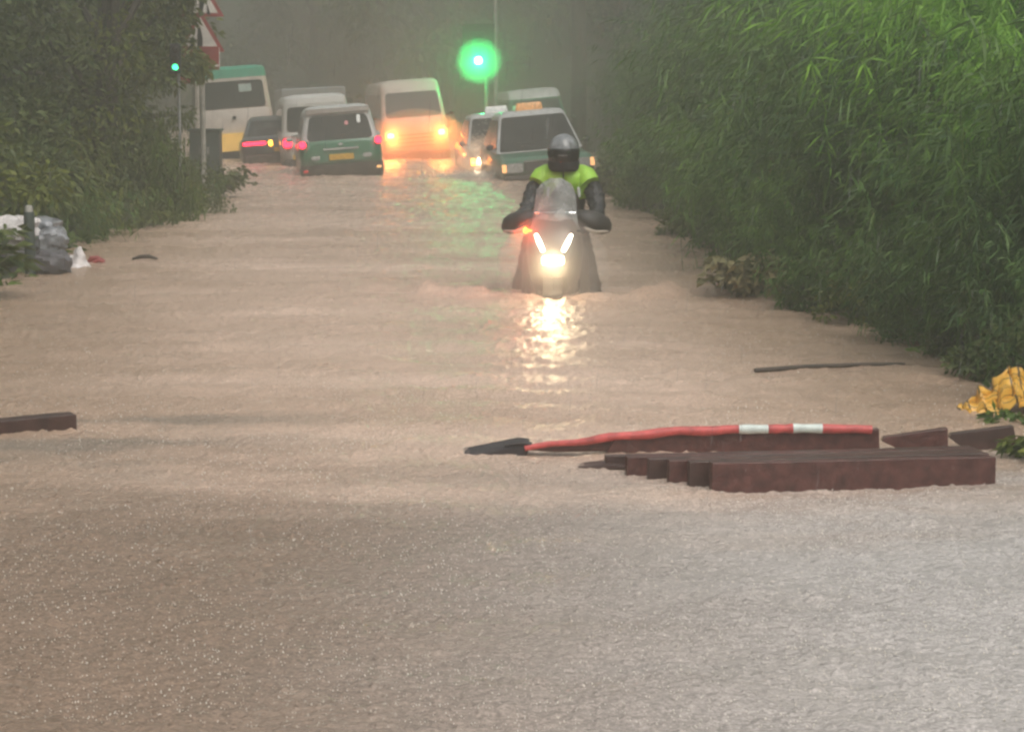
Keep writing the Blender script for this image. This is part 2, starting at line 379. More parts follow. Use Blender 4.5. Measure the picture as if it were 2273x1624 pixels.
# ------------------------------------------------------------------ ground, road, water
XR = [(0, 3.2), (8, 2.85), (11, 2.72), (14.7, 2.6), (17.5, 2.2), (22, 2.05), (27.5, 2.15), (30, 1.9), (34, 1.7), (44, 1.8), (55, 2.3), (62, 2.3), (75, .6), (90, -6), (110, -15), (140, -30)]
XL = [(0, -4.6), (12, -4.4), (20, -4.35), (26, -4.75), (28.3, -4.3), (32, -4.8), (37, -5.7), (44, -7.2), (55, -9.3), (62, -11.2), (75, -15), (90, -20), (110, -29), (140, -44)]
def bank_z(x, y):
    r = x - np.interp(y, [p[0] for p in XR], [p[1] for p in XR]); l = np.interp(y, [p[0] for p in XL], [p[1] for p in XL]) - x
    z = np.full(np.shape(r), -.38)
    z = np.where(r > -.5, np.interp(r, [-.5, 0, .4, 2.2, 5, 14, 60], [-.38, -.12, .25, 1.7, 2.9, 6, 12]), z)
    z = np.where(l > -.5, np.interp(l, [-.5, 0, .6, 2.5, 6, 16, 60], [-.38, -.12, .2, .9, 1.9, 4.5, 11]), z)
    return z
ys = np.concatenate([np.linspace(-12, 60, 145), np.linspace(61, 160, 60), np.linspace(170, 600, 12)])
xs = np.concatenate([np.linspace(-400, -45, 8), np.linspace(-40, -12, 29), np.linspace(-11.5, 6, 71), np.linspace(7, 40, 34), np.linspace(50, 400, 8)])
XX, YY = np.meshgrid(xs, ys); ZZ = bank_z(XX, YY)
ZZ = ZZ + np.where(ZZ > -.2, .06 * np.sin(XX * 3.1 + YY * 1.7) + .05 * np.sin(XX * 1.3 - YY * 2.9), 0)
ZZ = ZZ + np.interp(YY, [112, 150, 250], [0, 4, 14])
def grid_faces(ny, nx):
    i = np.arange(ny * nx).reshape(ny, nx)
    return np.stack([i[:-1, :-1], i[:-1, 1:], i[1:, 1:], i[1:, :-1]], -1).reshape(-1, 4)
g = np_obj('ground', np.stack([XX, YY, ZZ], -1).reshape(-1, 3), grid_faces(*XX.shape), M['soil'], smooth=True); tag(g, kind='structure')
ry = np.linspace(-12, 138, 90)
rl = np.interp(ry, [p[0] for p in XL], [p[1] for p in XL]) + .55; rr_ = np.interp(ry, [p[0] for p in XR], [p[1] for p in XR]) - .55
rv = np.stack([np.stack([rl, ry, np.full_like(ry, -.374)], -1), np.stack([rr_, ry, np.full_like(ry, -.374)], -1)], 1).reshape(-1, 3)
tag(np_obj('road', rv, grid_faces(len(ry), 2), M['road']), kind='structure')

# water sheet: rows packed towards the camera, real chop and wakes in the mesh
rng = np.random.default_rng(7)
vpx = np.arange(790, 136, -1.05); wy = CAM_H * F / (vpx - 95.0)
wy = np.concatenate([np.linspace(-12, wy[0] - .05, 14), wy, np.linspace(wy[-1] + 2, 150, 24)])
wxn = np.concatenate([np.linspace(-9, -1.15, 16), np.linspace(-1.1, 1.1, 560), np.linspace(1.15, 9, 16)])
WX, WY = np.meshgrid(wxn, wy)
half = np.maximum(WY, 4.0) * (512 / F) * 1.05
WXX = WX * half
def waves(x, y):
    z = np.zeros_like(x); r2 = np.random.default_rng(3)
    for k in range(34):
        wl = r2.uniform(.1, .75); a = r2.normal(math.pi / 2, .75); kx, ky = math.cos(a) * 2 * math.pi / wl, math.sin(a) * 2 * math.pi / wl
        z += .0026 * wl ** .8 * np.sin(kx * x + ky * y + r2.uniform(0, 6.28) + .6 * np.sin(.7 * x + .9 * y))
    return z
def pock(x, y):
    # rain-beaten chop: many short random ripples, peaked upwards
    r2 = np.random.default_rng(12); z = np.zeros_like(x); wx_ = x + .02 * np.sin(9 * y + 3 * x); wy_ = y + .02 * np.sin(11 * x - 5 * y)
    for k in range(70):
        wl = r2.uniform(.015, .075); a = r2.uniform(0, math.pi) if k % 4 == 0 else r2.normal(math.pi / 2, .42)
        z += (wl / .04) ** .7 * np.sin(2 * math.pi / wl * (math.cos(a) * wx_ + math.sin(a) * wy_) + r2.uniform(0, 6.28))
    z = z / 5.0; return .0016 * (z + .25 * np.maximum(z, 0) ** 2)
WZ = waves(WXX, WY) + pock(WXX, WY) * np.interp(WY, [5, 12, 25, 60], [1, 1.0, 1.8, 3.5])
def ridge(x0, y0, x1, y1, amp, wd, Z, X, Y):
    dx, dy = x1 - x0, y1 - y0; ln = math.hypot(dx, dy)
    t = ((X - x0) * dx + (Y - y0) * dy) / ln ** 2; d = ((X - x0) * dy - (Y - y0) * dx) / ln
    m = np.clip(1 - np.abs(t - .5) * 2, 0, 1) ** .5
    return Z + amp * m * np.exp(-(d / wd) ** 2) * (1 + .4 * np.sin(t * 23))
BX, BY = wat(1232, 650).x, wat(1232, 650).y
for a_ in ((BX - .1, BY - .55, BX - 1.7, BY + .5, .08, .07), (BX + .1, BY - .55, BX + 2.3, BY + .35, .11, .07), (BX - .3, BY - .9, BX + .3, BY - .9, .04, .12),
           (-3.9, 43, -2.0, 43.2, .05, .2), (-.9, 46.2, .35, 45.6, .12, .35), (-.2, 42.6, 1.6, 42.4, .09, .3), (-8.4, 52.5, -5.5, 53, .07, .3), (-5.2, 47, -3.9, 46, .08, .3)):
    WZ = ridge(*a_, WZ, WXX, WY)
wv = np.stack([WXX, WY, WZ], -1).reshape(-1, 3)
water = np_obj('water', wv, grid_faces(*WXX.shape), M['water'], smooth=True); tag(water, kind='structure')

# ------------------------------------------------------------------ vegetation
def unit(a): return a / (np.linalg.norm(a, axis=-1, keepdims=True) + 1e-9)
def leaves_np(P, D, ln, wd, rg, fold=.25):
    """P base points, D directions: folded four-corner leaves"""
    n = len(P); D = unit(D); side = unit(np.cross(D, unit(rg.normal(size=(n, 3)) * .6 + [0, 0, 1.]))); nrm = np.cross(side, D)
    ln = np.asarray(ln).reshape(-1, 1) * np.ones((n, 1)); wd = np.asarray(wd).reshape(-1, 1) * np.ones((n, 1))
    mid = P + D * ln * .45 - nrm * wd * fold; tip = P + D * ln + np.array([0, 0, -1.]) * ln * .12
    V = np.stack([P, P + D * ln * .45 + side * wd * .5, tip, mid, P + D * ln * .45 - side * wd * .5], 1).reshape(-1, 3)
    b = (np.arange(n) * 5).reshape(-1, 1)
    Fq = np.concatenate([b + [0, 1, 2, 3], b + [0, 3, 2, 4]]); return V, Fq
def reed_clump(name, material, seed, stems=46, hgt=(1.3, 2.3), bias=(-.4, -.2), nl=38, ll=(.11, .26), lw=(.011, .021), spread=.55):
    rg = np.random.default_rng(seed); Vs, Fs, off = [], [], 0
    for k in range(stems):
        base = np.array([rg.normal(0, spread * .5), rg.normal(0, spread * .5), -.15]); H = rg.uniform(*hgt)
        az = rg.uniform(0, 6.28); hd = np.array([math.cos(az) * .55 + bias[0], math.sin(az) * .55 + bias[1], 0]); arch = rg.uniform(.35, 1.0)
        T = np.linspace(0, 1, 11); up = H * (T - .42 * arch * T ** 3); out = H * .62 * arch * T ** 2.2
        C = base + np.outer(out, hd) + np.stack([0 * T, 0 * T, up], -1)
        C[:, :2] += rg.normal(0, .02, (11, 2)); sd_ = unit(np.cross(np.gradient(C, axis=0), [0, 0, 1.]) + 1e-6) * (.007 * (1 - T * .75))[:, None]
        V = np.stack([C - sd_, C + sd_], 1).reshape(-1, 3); i = np.arange(10).reshape(-1, 1) * 2
        Vs.append(V); Fs.append(off + (i + [0, 1, 3, 2])); off += len(V)
        tt = rg.uniform(.18, 1, nl); P = np.stack([np.interp(tt, T, C[:, j]) for j in range(3)], -1)
        a2 = rg.uniform(0, 6.28, nl); D = np.stack([np.cos(a2) * .7 + hd[0] * .9, np.sin(a2) * .7 + hd[1] * .9, rg.uniform(-.75, .35, nl) - tt * .35], -1)
        V, Fq = leaves_np(P, D, rg.uniform(*ll, nl), rg.uniform(*lw, nl), rg, .15)
        Vs.append(V); Fs.append(off + Fq); off += len(V)
    me = np_obj(name, np.concatenate(Vs), np.concatenate(Fs), material)
    return me
def shrub(name, material, seed, n=1600, r=(.8, .8, .7), size=(.05, .11), branches=26):
    rg = np.random.default_rng(seed); Vs, Fs, off = [], [], 0
    ctr = unit(rg.normal(size=(branches, 3))) * rg.uniform(.35, 1, (branches, 1)) ** .5; ctr[:, 2] = np.abs(ctr[:, 2]) * 1.05 - .05
    ctr = ctr * np.array(r)
    for c in ctr:
        m = n // branches; rad = rg.uniform(.16, .34) * r[0]
        P = c + unit(rg.normal(size=(m, 3))) * rg.uniform(0, 1, (m, 1)) ** .4 * rad * np.array([1, 1, .75])
        D = unit(P - c) + [0, 0, -.25] + rg.normal(size=(m, 3)) * .45
        s_ = rg.uniform(*size, m); V, Fq = leaves_np(P, D, s_, s_ * .45, rg); Vs.append(V); Fs.append(off + Fq); off += len(V)
        T = np.linspace(0, 1, 5)[:, None]; C = np.array([0, 0, -.15]) * (1 - T) + c * T + np.array([0, 0, .1]) * np.sin(T * math.pi); sd_ = np.array([.008, .004, 0]) * (1.2 - T)
        V = np.stack([C - sd_, C + sd_], 1).reshape(-1, 3); i = np.arange(4).reshape(-1, 1) * 2; Vs.append(V); Fs.append(off + (i + [0, 1, 3, 2])); off += len(V)
    return np_obj(name, np.concatenate(Vs), np.concatenate(Fs), material)
def put(src, loc, rz, sc, used):
    o = src if not used.get(src.name) else src.copy()
    if used.get(src.name): COL.objects.link(o)
    used[src.name] = True
    o.location = loc; o.rotation_euler = (0, 0, rz); o.scale = (sc, sc, sc); return o
USED = {}
reeds = [reed_clump('reed_clump', L['reed'], 1), reed_clump('reed_clump', L['reed_dark'], 2, nl=42), reed_clump('reed_clump', L['reed'], 3, stems=60, hgt=(1.0, 1.9)),
         reed_clump('reed_clump', L['bright'], 4, stems=56, nl=40), reed_clump('reed_clump', L['bright'], 5, hgt=(.9, 1.6), ll=(.16, .32), lw=(.011, .02))]
rnd = random.Random(5)
lab_g = {0: 'green arching reed clump leaning over the flood on the steep right bank', 1: 'dark green arching reed clump on the right bank',
         3: 'bright yellow green reed clump high on the right bank'}
y = 10.2
RP = []
while y < 66:
    step = .62 + y * .022
    for row in range(5):
        off = (.12 if y < 20 else .4 if y < 34 else 1.1) + row * (.55 + y * .006) + rnd.uniform(-.2, .2)
        yy = y + rnd.uniform(-.3, .3) * step
        x = interp(yy, XR) + off
        if (x * F / yy + 512) > 1110: continue
        RP.append((x, yy, row))
    y += step
for x, yy, row in RP:
    z = float(bank_z(np.array(x), np.array(yy)))
    near_bright = (yy < 24 and row >= 2 and x * F / yy > 205) or (yy < 38 and row >= 3)
    k = rnd.choice([3, 4]) if near_bright and rnd.random() < .8 else rnd.choice([0, 1, 1, 2])
    s = rnd.uniform(.7, 1.05) * (1.0 + .008 * yy) * (.62 if row == 0 and yy < 20 else .8 if row == 0 else 1)
    o = put(reeds[k], (x, yy, z), rnd.uniform(-.5, .5), s, USED)
    kk = 0 if k in (0, 2) else (1 if k == 1 else 3)
    tag(o, lab_g[kk], 'reeds', ['green reed clumps', 'dark reed clumps', '', 'bright reed clumps'][kk] + ' on the right bank')
shr = [shrub('shrub', L['dark'], 11), shrub('shrub', L['mid'], 12), shrub('shrub', L['olive'], 13), shrub('shrub', L['dark'], 14, n=2200, size=(.07, .15))]
reedsL = [reed_clump('grass_clump', L['reed_dark'], 21, stems=40, hgt=(.6, 1.2), bias=(.5, -.3), nl=16), reed_clump('grass_clump', L['olive'], 22, stems=40, hgt=(.7, 1.3), bias=(.5, -.3), nl=16)]
# shrubs low along the foot of the right bank
for (u, v, s, k) in ((1420, 470, .8, 1), (1530, 530, .7, 0), (1610, 560, .6, 0), (1800, 690, .5, 0), (1900, 730, .5, 2), (2010, 760, .45, 1), (2110, 800, .36, 0), (2170, 845, .36, 3), (2260, 850, .42, 0), (2330, 860, .5, 3), (1370, 440, .9, 0), (1720, 640, .5, 0)):
    p = wat(u + 35, v - 10); o = put(shr[3 if k == 0 else k], (p.x + .08, p.y, .0), rnd.uniform(0, 6), s * 1.2, USED)
    tag(o, 'leafy shrub hanging into the flood at the foot of the right bank', 'shrub', 'shrubs at the foot of the right bank')
# left bank
y = 18.5
while y < 62:
    st = 1.0 + y * .022
    for row in range(5):
        x = interp(y, XL) - .1 - row * (.8 + y * .006) - rnd.uniform(0, .3); yy = y + rnd.uniform(-.4, .4)
        if abs(x) * F / yy > 600: continue
        z = float(bank_z(np.array(x), np.array(yy)))
        if yy < 24 and row < 1: continue
        if rnd.random() < .42 and row < 3:
            i = rnd.choice([0, 1]); o = put(reedsL[i], (x, yy, z), rnd.uniform(-.5, .5), rnd.uniform(.8, 1.3), USED)
            tag(o, ['dark drooping grass clump on the left bank', 'olive drooping grass clump on the left bank'][i], 'grass', ['dark', 'olive'][i] + ' grass clumps on the left bank')
        else:
            i = rnd.choice([0, 1, 2, 3]) if row < 3 else rnd.choice([0, 3, 2]); s = rnd.uniform(.75, 1.15) * (1 + .01 * yy) * (.62 if row == 0 else 1)
            o = put(shr[i], (x, yy, z + .1), rnd.uniform(0, 6), s, USED)
            j = {0: 0, 3: 0, 1: 1, 2: 2}[i]
            tag(o, ['dark leafy shrub in the thicket on the left bank', 'mid green leafy shrub in the thicket on the left bank', 'olive leafy shrub in the thicket on the left bank'][j], 'shrub', ['dark', 'green', 'olive'][j] + ' shrubs on the left bank')
    y += st
# creeping ground cover on both banks
rg = np.random.default_rng(19); N = 52000; yy = 9 + 52 * rg.uniform(0, 1, N) ** 1.4; sd_ = rg.uniform(0, 1, N) < .62
rr2 = rg.uniform(-.1, 4.2, N); xx = np.where(sd_, np.interp(yy, [p[0] for p in XR], [p[1] for p in XR]) + rr2, np.interp(yy, [p[0] for p in XL], [p[1] for p in XL]) - rr2)
kp = (np.abs(xx) * F / yy < 640) & (sd_ | (yy > 17)); xx, yy = xx[kp], yy[kp]; P = np.stack([xx, yy, bank_z(xx, yy) + rg.uniform(0, .12, len(xx))], -1)
D = rg.normal(size=P.shape) * [1, 1, .5] + [0, -.4, .25]; sz = rg.uniform(.06, .16, len(P)) * (1 + yy * .012); V, Fq = leaves_np(P, D, sz, sz * .42, rg)
tag(np_obj('undergrowth', V, Fq, L['mid']), kind='stuff')
# trees
def tree(loc, H, cr, seed, lm, label, group=None, n=5200, leaf=(.1, .2), low=.3, cl=54, name='broadleaf_tree'):
    rg = np.random.default_rng(seed); root = empty(name, loc, label, 'tree', group)
    mb = MB(); top = Vector((rg.normal(0, .25), rg.normal(0, .25), H * .8)); r0 = .035 * H + .02
    path = [Vector((top.x * t ** 1.5 + .08 * math.sin(t * 7 + seed), top.y * t ** 1.5, top.z * t - .3 * (1 - t))) for t in np.linspace(0, 1, 8)]
    mb.tube(path, [r0 * (1.25 - t) for t in np.linspace(0, 1, 8)], 9)
    cents = []
    for k in range(9):
        t = rg.uniform(low, .95); p = path[int(t * 7)]; az = rg.uniform(0, 6.28); q = p + Vector((math.cos(az) * cr * .75, math.sin(az) * cr * .75, H * .12 + rg.uniform(-.1, .2) * H))
        m_ = (p + q) / 2 + Vector((0, 0, .06 * H)); mb.tube([p, m_, q], [r0 * .4, r0 * .25, r0 * .1], 6); cents.append(q)
    mb.build('trunk', M['bark'], root, smooth=True)
    Vs, Fs, off = [], [], 0
    zc = H * (low + 1) / 2; hz = H * (1 - low) / 2
    for k in range(cl):
        c = unit(rg.normal(size=3)) * rg.uniform(.3, 1) ** .45 * np.array([cr, cr, hz]) + [0, 0, zc]
        if k < 9: c = np.array(cents[k])
        m = n // cl; rad = rg.uniform(.18, .34) * cr
        P = c + unit(rg.normal(size=(m, 3))) * rg.uniform(0, 1, (m, 1)) ** .4 * rad * np.array([1, 1, .7]); D = unit(P - c) + [0, 0, -.35] + rg.normal(size=(m, 3)) * .5
        s_ = rg.uniform(*leaf, m); V, Fq = leaves_np(P, D, s_, s_ * .5, rg); Vs.append(V); Fs.append(off + Fq); off += len(V)
    np_obj('crown', np.concatenate(Vs), np.concatenate(Fs), lm, root); return root
def copy_tree(src, loc, rz, sc, label=None, group=None):
    r = src.copy(); COL.objects.link(r); r.location = loc; r.rotation_euler = (0, 0, rz); r.scale = (sc, sc, sc)
    if label: r['label'] = label
    if group: r['group'] = group
    for ch in list(src.children):
        c = ch.copy(); COL.objects.link(c); c.parent = r
    return r
def gz(x, y): return float(bank_z(np.array(x), np.array(y)))
GL = 'trees rising behind the left thicket'; tl = 'dark leafy tree rising behind the thicket on the left bank'
t1 = tree((-8.2, 33, gz(-8.2, 33) - .2), 6.5, 2.0, 31, L['dark'], tl, GL, low=.12)
for (x, y, rz, s) in ((-7.4, 27.5, 1, .82), (-5.55, 30.2, 4, .74), (-10.6, 38, 2.2, 1.1), (-6.8, 36.5, 3, .8), (-9.4, 44, 4, 1.05), (-12.5, 46, .5, 1.2), (-7.9, 30, 5, .9), (-13.5, 54, 3.3, 1.25), (-12.3, 60, 2.9, 1.1)):
    copy_tree(t1, (x, y, gz(x, y) - .2), rz, s)
for (x, y, rz, s) in ((-7.6, 8, 1.5, 1.3), (-7.2, 13, 4.1, 1.2), (-8.5, 18.5, 2.6, 1.3)): copy_tree(t1, (x, y, gz(x, y) - .2), rz, s)
ob = [o for o in COL.objects if o.get('category') == 'tree' and abs(o.location.x + 5.55) < .01][0]; ob['label'] = 'leafy tree whose branches hang over the warning signs'; del ob['group']
bpy.context.view_layer.update()
rg = np.random.default_rng(88); Vs, Fs, off = [], [], 0
for c, rad in (((-4.95, 31.6, 3.1), .42), ((-4.98, 31.4, 2.55), .36), ((-4.72, 31.7, 2.2), .26), ((-5.3, 31.2, 2.2), .5), ((-5.25, 31, 3.0), .5), ((-4.62, 31.75, 3.2), .3), ((-4.72, 31.7, 2.75), .24), ((-4.5, 31.8, 2.05), .2), ((-5.4, 29.6, 1.5), .5), ((-5.7, 29.4, .9), .6), ((-5.3, 29.6, 2.3), .45)):
    P = np.array(c) + unit(rg.normal(size=(330, 3))) * rg.uniform(0, 1, (330, 1)) ** .4 * rad; D = unit(P - c) + [0, 0, -.4] + rg.normal(size=(330, 3)) * .5
    s_ = rg.uniform(.06, .13, 330); V, Fq = leaves_np(P, D, s_, s_ * .5, rg); Vs.append(V); Fs.append(off + Fq); off += len(V)
lv = np_obj('crown', np.concatenate(Vs), np.concatenate(Fs), L['olive']); lv.parent = ob; lv.matrix_parent_inverse = ob.matrix_world.inverted()
mb = MB(); mb.tube([(-5.5, 30.2, 1.9), (-5.2, 31, 2.5), (-4.9, 31.6, 2.9)], [.05, .035, .015], 6); mb.tube([(-5.2, 31, 2.5), (-4.7, 31.7, 2.2)], [.025, .01], 5)
lb = mb.build('branch', M['bark'], None, smooth=True); lb.parent = ob; lb.matrix_parent_inverse = ob.matrix_world.inverted()
for (x, y, sxy, sz, i) in ((-4.45, 28.7, .5, 1.5, 1), (-4.3, 30.6, .5, 1.0, 0), (-5.0, 29.0, .8, 1.7, 0), (-4.5, 29.1, .42, 2.0, 0)):
    o = put(shr[i], (x, y, .05), x, sxy, USED); o.scale = (sxy, sxy, sz); tag(o, ['dark leafy shrub in the thicket on the left bank', 'mid green leafy shrub in the thicket on the left bank'][i], 'shrub', ['dark', 'green'][i] + ' shrubs on the left bank')
t2 = tree((-7.4, 41, gz(-7.4, 41) - .2), 6.0, 1.8, 33, L['olive'], 'olive green tree behind the warning sign post', low=.15)
GB = 'hazy trees closing off the road bend'; tb = 'hazy dark tree at the far bend of the road'
b1 = tree((-5.5, 96, 2.0), 11, 3.6, 41, L['dark'], tb, GB, n=5600, leaf=(.2, .42), low=.08)
k = 0
for y, x0, x1, st in ((84, -2, 14, 3.2), (92, -1, 16, 3.6), (104, -22, 22, 4.3), (118, -46, 30, 5)):
    x = x0
    while x < x1:
        copy_tree(b1, (x + rnd.uniform(-1, 1), y + rnd.uniform(-3, 3), max(0, gz(x, y)) - .6), rnd.uniform(0, 6), rnd.uniform(.8, 1.25)); x += st
for (x, y, s) in ((-14.5, 76, .8), (-18, 84, .85), (-17, 68, .85), (-23, 92, 1), (-28, 97, 1)):
    copy_tree(b1, (x, y, max(0, gz(x, y)) - .5), rnd.uniform(0, 6), s)
GR = 'trees standing on top of the right bank'; tr = 'tall leafy tree standing on top of the right bank'
r1 = tree((5.0, 52, gz(5.0, 52) - .2), 7.5, 2.2, 51, L['reed_dark'], tr, GR, low=.12)
for (x, y, s) in ((4.3, 44, .85), (5.4, 60, 1.05), (5.2, 68, .95), (5.8, 36, .95), (5.2, 76, 1.0), (7.5, 42, 1.1), (6.6, 28, .8), (6.8, 84, 1.1), (9, 66, 1.2)):
    copy_tree(r1, (x, y, gz(x, y) - .3), rnd.uniform(0, 6), s)
# straight dark trunk at the edge of the bank
pt = at(1284, 210, 64); t9 = empty('straight_trunk_tree', (pt.x, pt.y, 0), 'tree with a straight bare dark trunk at the edge of the right bank', 'tree')
mb = MB(); mb.tube([(0, 0, -.3), (.02, 0, 2.5), (-.03, 0, 5), (0, 0, 8)], [.24, .22, .2, .14], 12); mb.build('trunk', M['bark'], t9, smooth=True)
rg = np.random.default_rng(9); P = rg.normal(size=(1500, 3)) * [1.2, 1.2, .7] + [0, 0, 8.4]; V, Fq = leaves_np(P, rg.normal(size=(1500, 3)), .22, .11, rg); np_obj('crown', V, Fq, L['dark'], t9)

# near plants with their own look
def sprig_plant(name, loc, seed, material, n, r, size, label, cat='plant', asp=.4):
    rg = np.random.default_rng(seed); Vs, Fs, off = [], [], 0
    for k in range(n):
        az = rg.uniform(0, 6.28); ln = rg.uniform(.5, 1); T = np.linspace(0, 1, 7)
        C = np.stack([math.cos(az) * r[0] * ln * T, math.sin(az) * r[1] * ln * T, r[2] * (T * 1.5 - .9 * T ** 2) * rg.uniform(.5, 1.1) - .05], -1)
        sd_ = np.array([-math.sin(az), math.cos(az), 0]) * .004; V = np.stack([C - sd_, C + sd_], 1).reshape(-1, 3); i = np.arange(6).reshape(-1, 1) * 2
        Vs.append(V); Fs.append(off + (i + [0, 1, 3, 2])); off += len(V)
        m = 12; tt = rg.uniform(.25, 1, m); P = np.stack([np.interp(tt, T, C[:, j]) for j in range(3)], -1)
        D = np.stack([math.cos(az) + rg.normal(0, .8, m), math.sin(az) + rg.normal(0, .8, m), rg.uniform(-.9, .3, m)], -1)
        s_ = rg.uniform(*size, m); V, Fq = leaves_np(P, D, s_, s_ * asp, rg, .2); Vs.append(V); Fs.append(off + Fq); off += len(V)
    o = np_obj(name, np.concatenate(Vs), np.concatenate(Fs), material); o.location = loc; return tag(o, label, cat)
p = wat(0, 665); sprig_plant('leafy_plant', (p.x - .35, p.y, 0), 61, L['dark'], 80, (.68, .5, .95), (.09, .18), 'dark leafy plant drooping over the water in front of the sandbags')
p = wat(1668, 652); sprig_plant('pale_shrub', (p.x - .05, p.y - .25, 0), 62, L['pale'], 70, (.42, .3, .6), (.06, .13), 'pale leafed shrub half drowned at the foot of the reeds', 'shrub', .5)
p = wat(2190, 925); sprig_plant('leafy_plant', (p.x + .12, p.y - .1, 0), 63, L['mid'], 26, (.22, .2, .15), (.04, .08), 'green leafy plant growing under the yellow tarpaulin')
p = wat(2255, 1015); sprig_plant('leafy_plant', (p.x + .12, p.y, -.02), 64, L['olive'], 34, (.2, .3, .26), (.04, .08), 'olive leafy plant at the far end of the floating boards')
p = wat(490, 440); sprig_plant('roadside_bush', (p.x - .1, p.y + .4, 0), 65, L['dark'], 60, (.62, .6, .8), (.08, .16), 'low dark bush between the warning sign post and the road', 'bush')

# ------------------------------------------------------------------ vehicles (built nose towards +Y, wheels on z = 0)
def place(root, u, v, rz, roll, zoff=-.36):
    """u, v: picture point of the waterline under the vehicle's near end centre; roll banks the right side up as seen from the camera"""
    p = wat(u, v); root.rotation_euler = (Matrix.Rotation(-R(roll), 4, 'Y') @ Matrix.Rotation(rz, 4, 'Z')).to_euler()
    return p
def fpan(name, m, parent, y, x0, x1, z0, z1, front=True, th=.02, rad=.03, lean=0., back=.05):
    """rounded panel on a front (+Y) or rear (-Y) face"""
    mb = MB()
    if front: q = [(x1, y, z0), (x0, y, z0), (x0, y - lean, z1), (x1, y - lean, z1)]
    else: q = [(x0, y, z0), (x1, y, z0), (x1, y + lean, z1), (x0, y + lean, z1)]
    mb.panel(q, rad=rad, th=th, back=back); return mb.build(name, m, parent)
def wheels(parent, yf, yr, hw, r=.31):
    for sx in (-1, 1):
        for yy in (yf, yr):
            mb = MB(); N = 20
            prof = [(.0, .6), (.0, .93), (.04, 1), (.17, 1), (.21, .93), (.21, .6)]
            rs = [[Vector((sx * (hw - a), yy + r * q * math.cos(2 * math.pi * k / N), r + r * q * math.sin(2 * math.pi * k / N))) for k in range(N)] for a, q in prof]
            mb.rings(rs); w_ = mb.build('wheel', M['rubber'], parent, smooth=True)
            mb = MB(); mb.rings([[Vector((sx * (hw + e), yy + r * q * math.cos(2 * math.pi * k / N), r + r * q * math.sin(2 * math.pi * k / N))) for k in range(N)] for e, q in ((-.1, .62), (.005, .62), (-.02, .3), (.01, .12))])
            mb.build('rim', M['grey'], w_)
def shell(parent, paint, lower, cabin, roofm=None, wallm=None):
    mb = MB(); mb.rings([ring(*l) for l in lower]); b = mb.build('body', paint, parent, smooth=True)
    mb = MB(); mb.rings([ring(*l) for l in cabin[:2]]); w0 = mb.build('cabin', wallm or roofm or paint, parent, smooth=True)
    up_ = [list(cabin[1])] + list(cabin[2:]); up_[0][0] += .003; up_[0][1] += .003; up_[0][4] += .004
    mb = MB(); mb.rings([ring(*l) for l in up_]); c = mb.build('roof', roofm or paint, parent, smooth=True)
    return b, c
def windows(parent, base, top, side_splits=((.06, .47), (.53, .94)), m=None, fv=(.06, .92), rv=(.08, .9), mu=.06, glass_r=.06):
    m = m or M['glass']
    zfb, zrb, yfb, yrb, hb = base[:5]; zft, zrt, yft, yrt, ht = top[:5]
    mb = MB(); mb.panel([(hb, yfb, zfb), (-hb, yfb, zfb), (-ht, yft, zft), (ht, yft, zft)], mu, 1 - mu, *fv, rad=glass_r); mb.build('windshield', m, parent)
    mb = MB(); mb.panel([(-hb, yrb, zrb), (hb, yrb, zrb), (ht, yrt, zrt), (-ht, yrt, zrt)], mu, 1 - mu, *rv, rad=glass_r); mb.build('rear_window', m, parent)
    for sx in (-1, 1):
        q = [(sx * hb, yrb, zrb), (sx * hb, yfb, zfb), (sx * ht, yft, zft), (sx * ht, yrt, zrt)]
        if sx < 0: q = [q[1], q[0], q[3], q[2]]
        for u0, u1 in side_splits:
            uu = (u0, u1) if sx > 0 else (1 - u1, 1 - u0)
            mb = MB(); mb.panel(q, *uu, .1, .9, rad=.05); mb.build('side_window', m, parent)
def mirrors(parent, y, x, z, m):
    for sx in (-1, 1):
        mb = MB(); mb.tube([(sx * (x - .06), y, z - .04), (sx * (x + .05), y, z)], .02, 6); mb.ell((sx * (x + .13), y, z + .02), (.075, .04, .055), 10, 8)
        mb.build('wing_mirror', m, parent, smooth=True)
def roof_sign(parent, m, y, z, w_=.32, lettering=False):
    mb = MB(); mb.rings([ring(z, z, y + .09, y - .09, w_, .05), ring(z + .1, z + .1, y + .08, y - .08, w_ * .97, .05), ring(z + .16, z + .16, y + .04, y - .04, w_ * .88, .03)])
    return mb.build('roof_sign', m, parent, smooth=True)

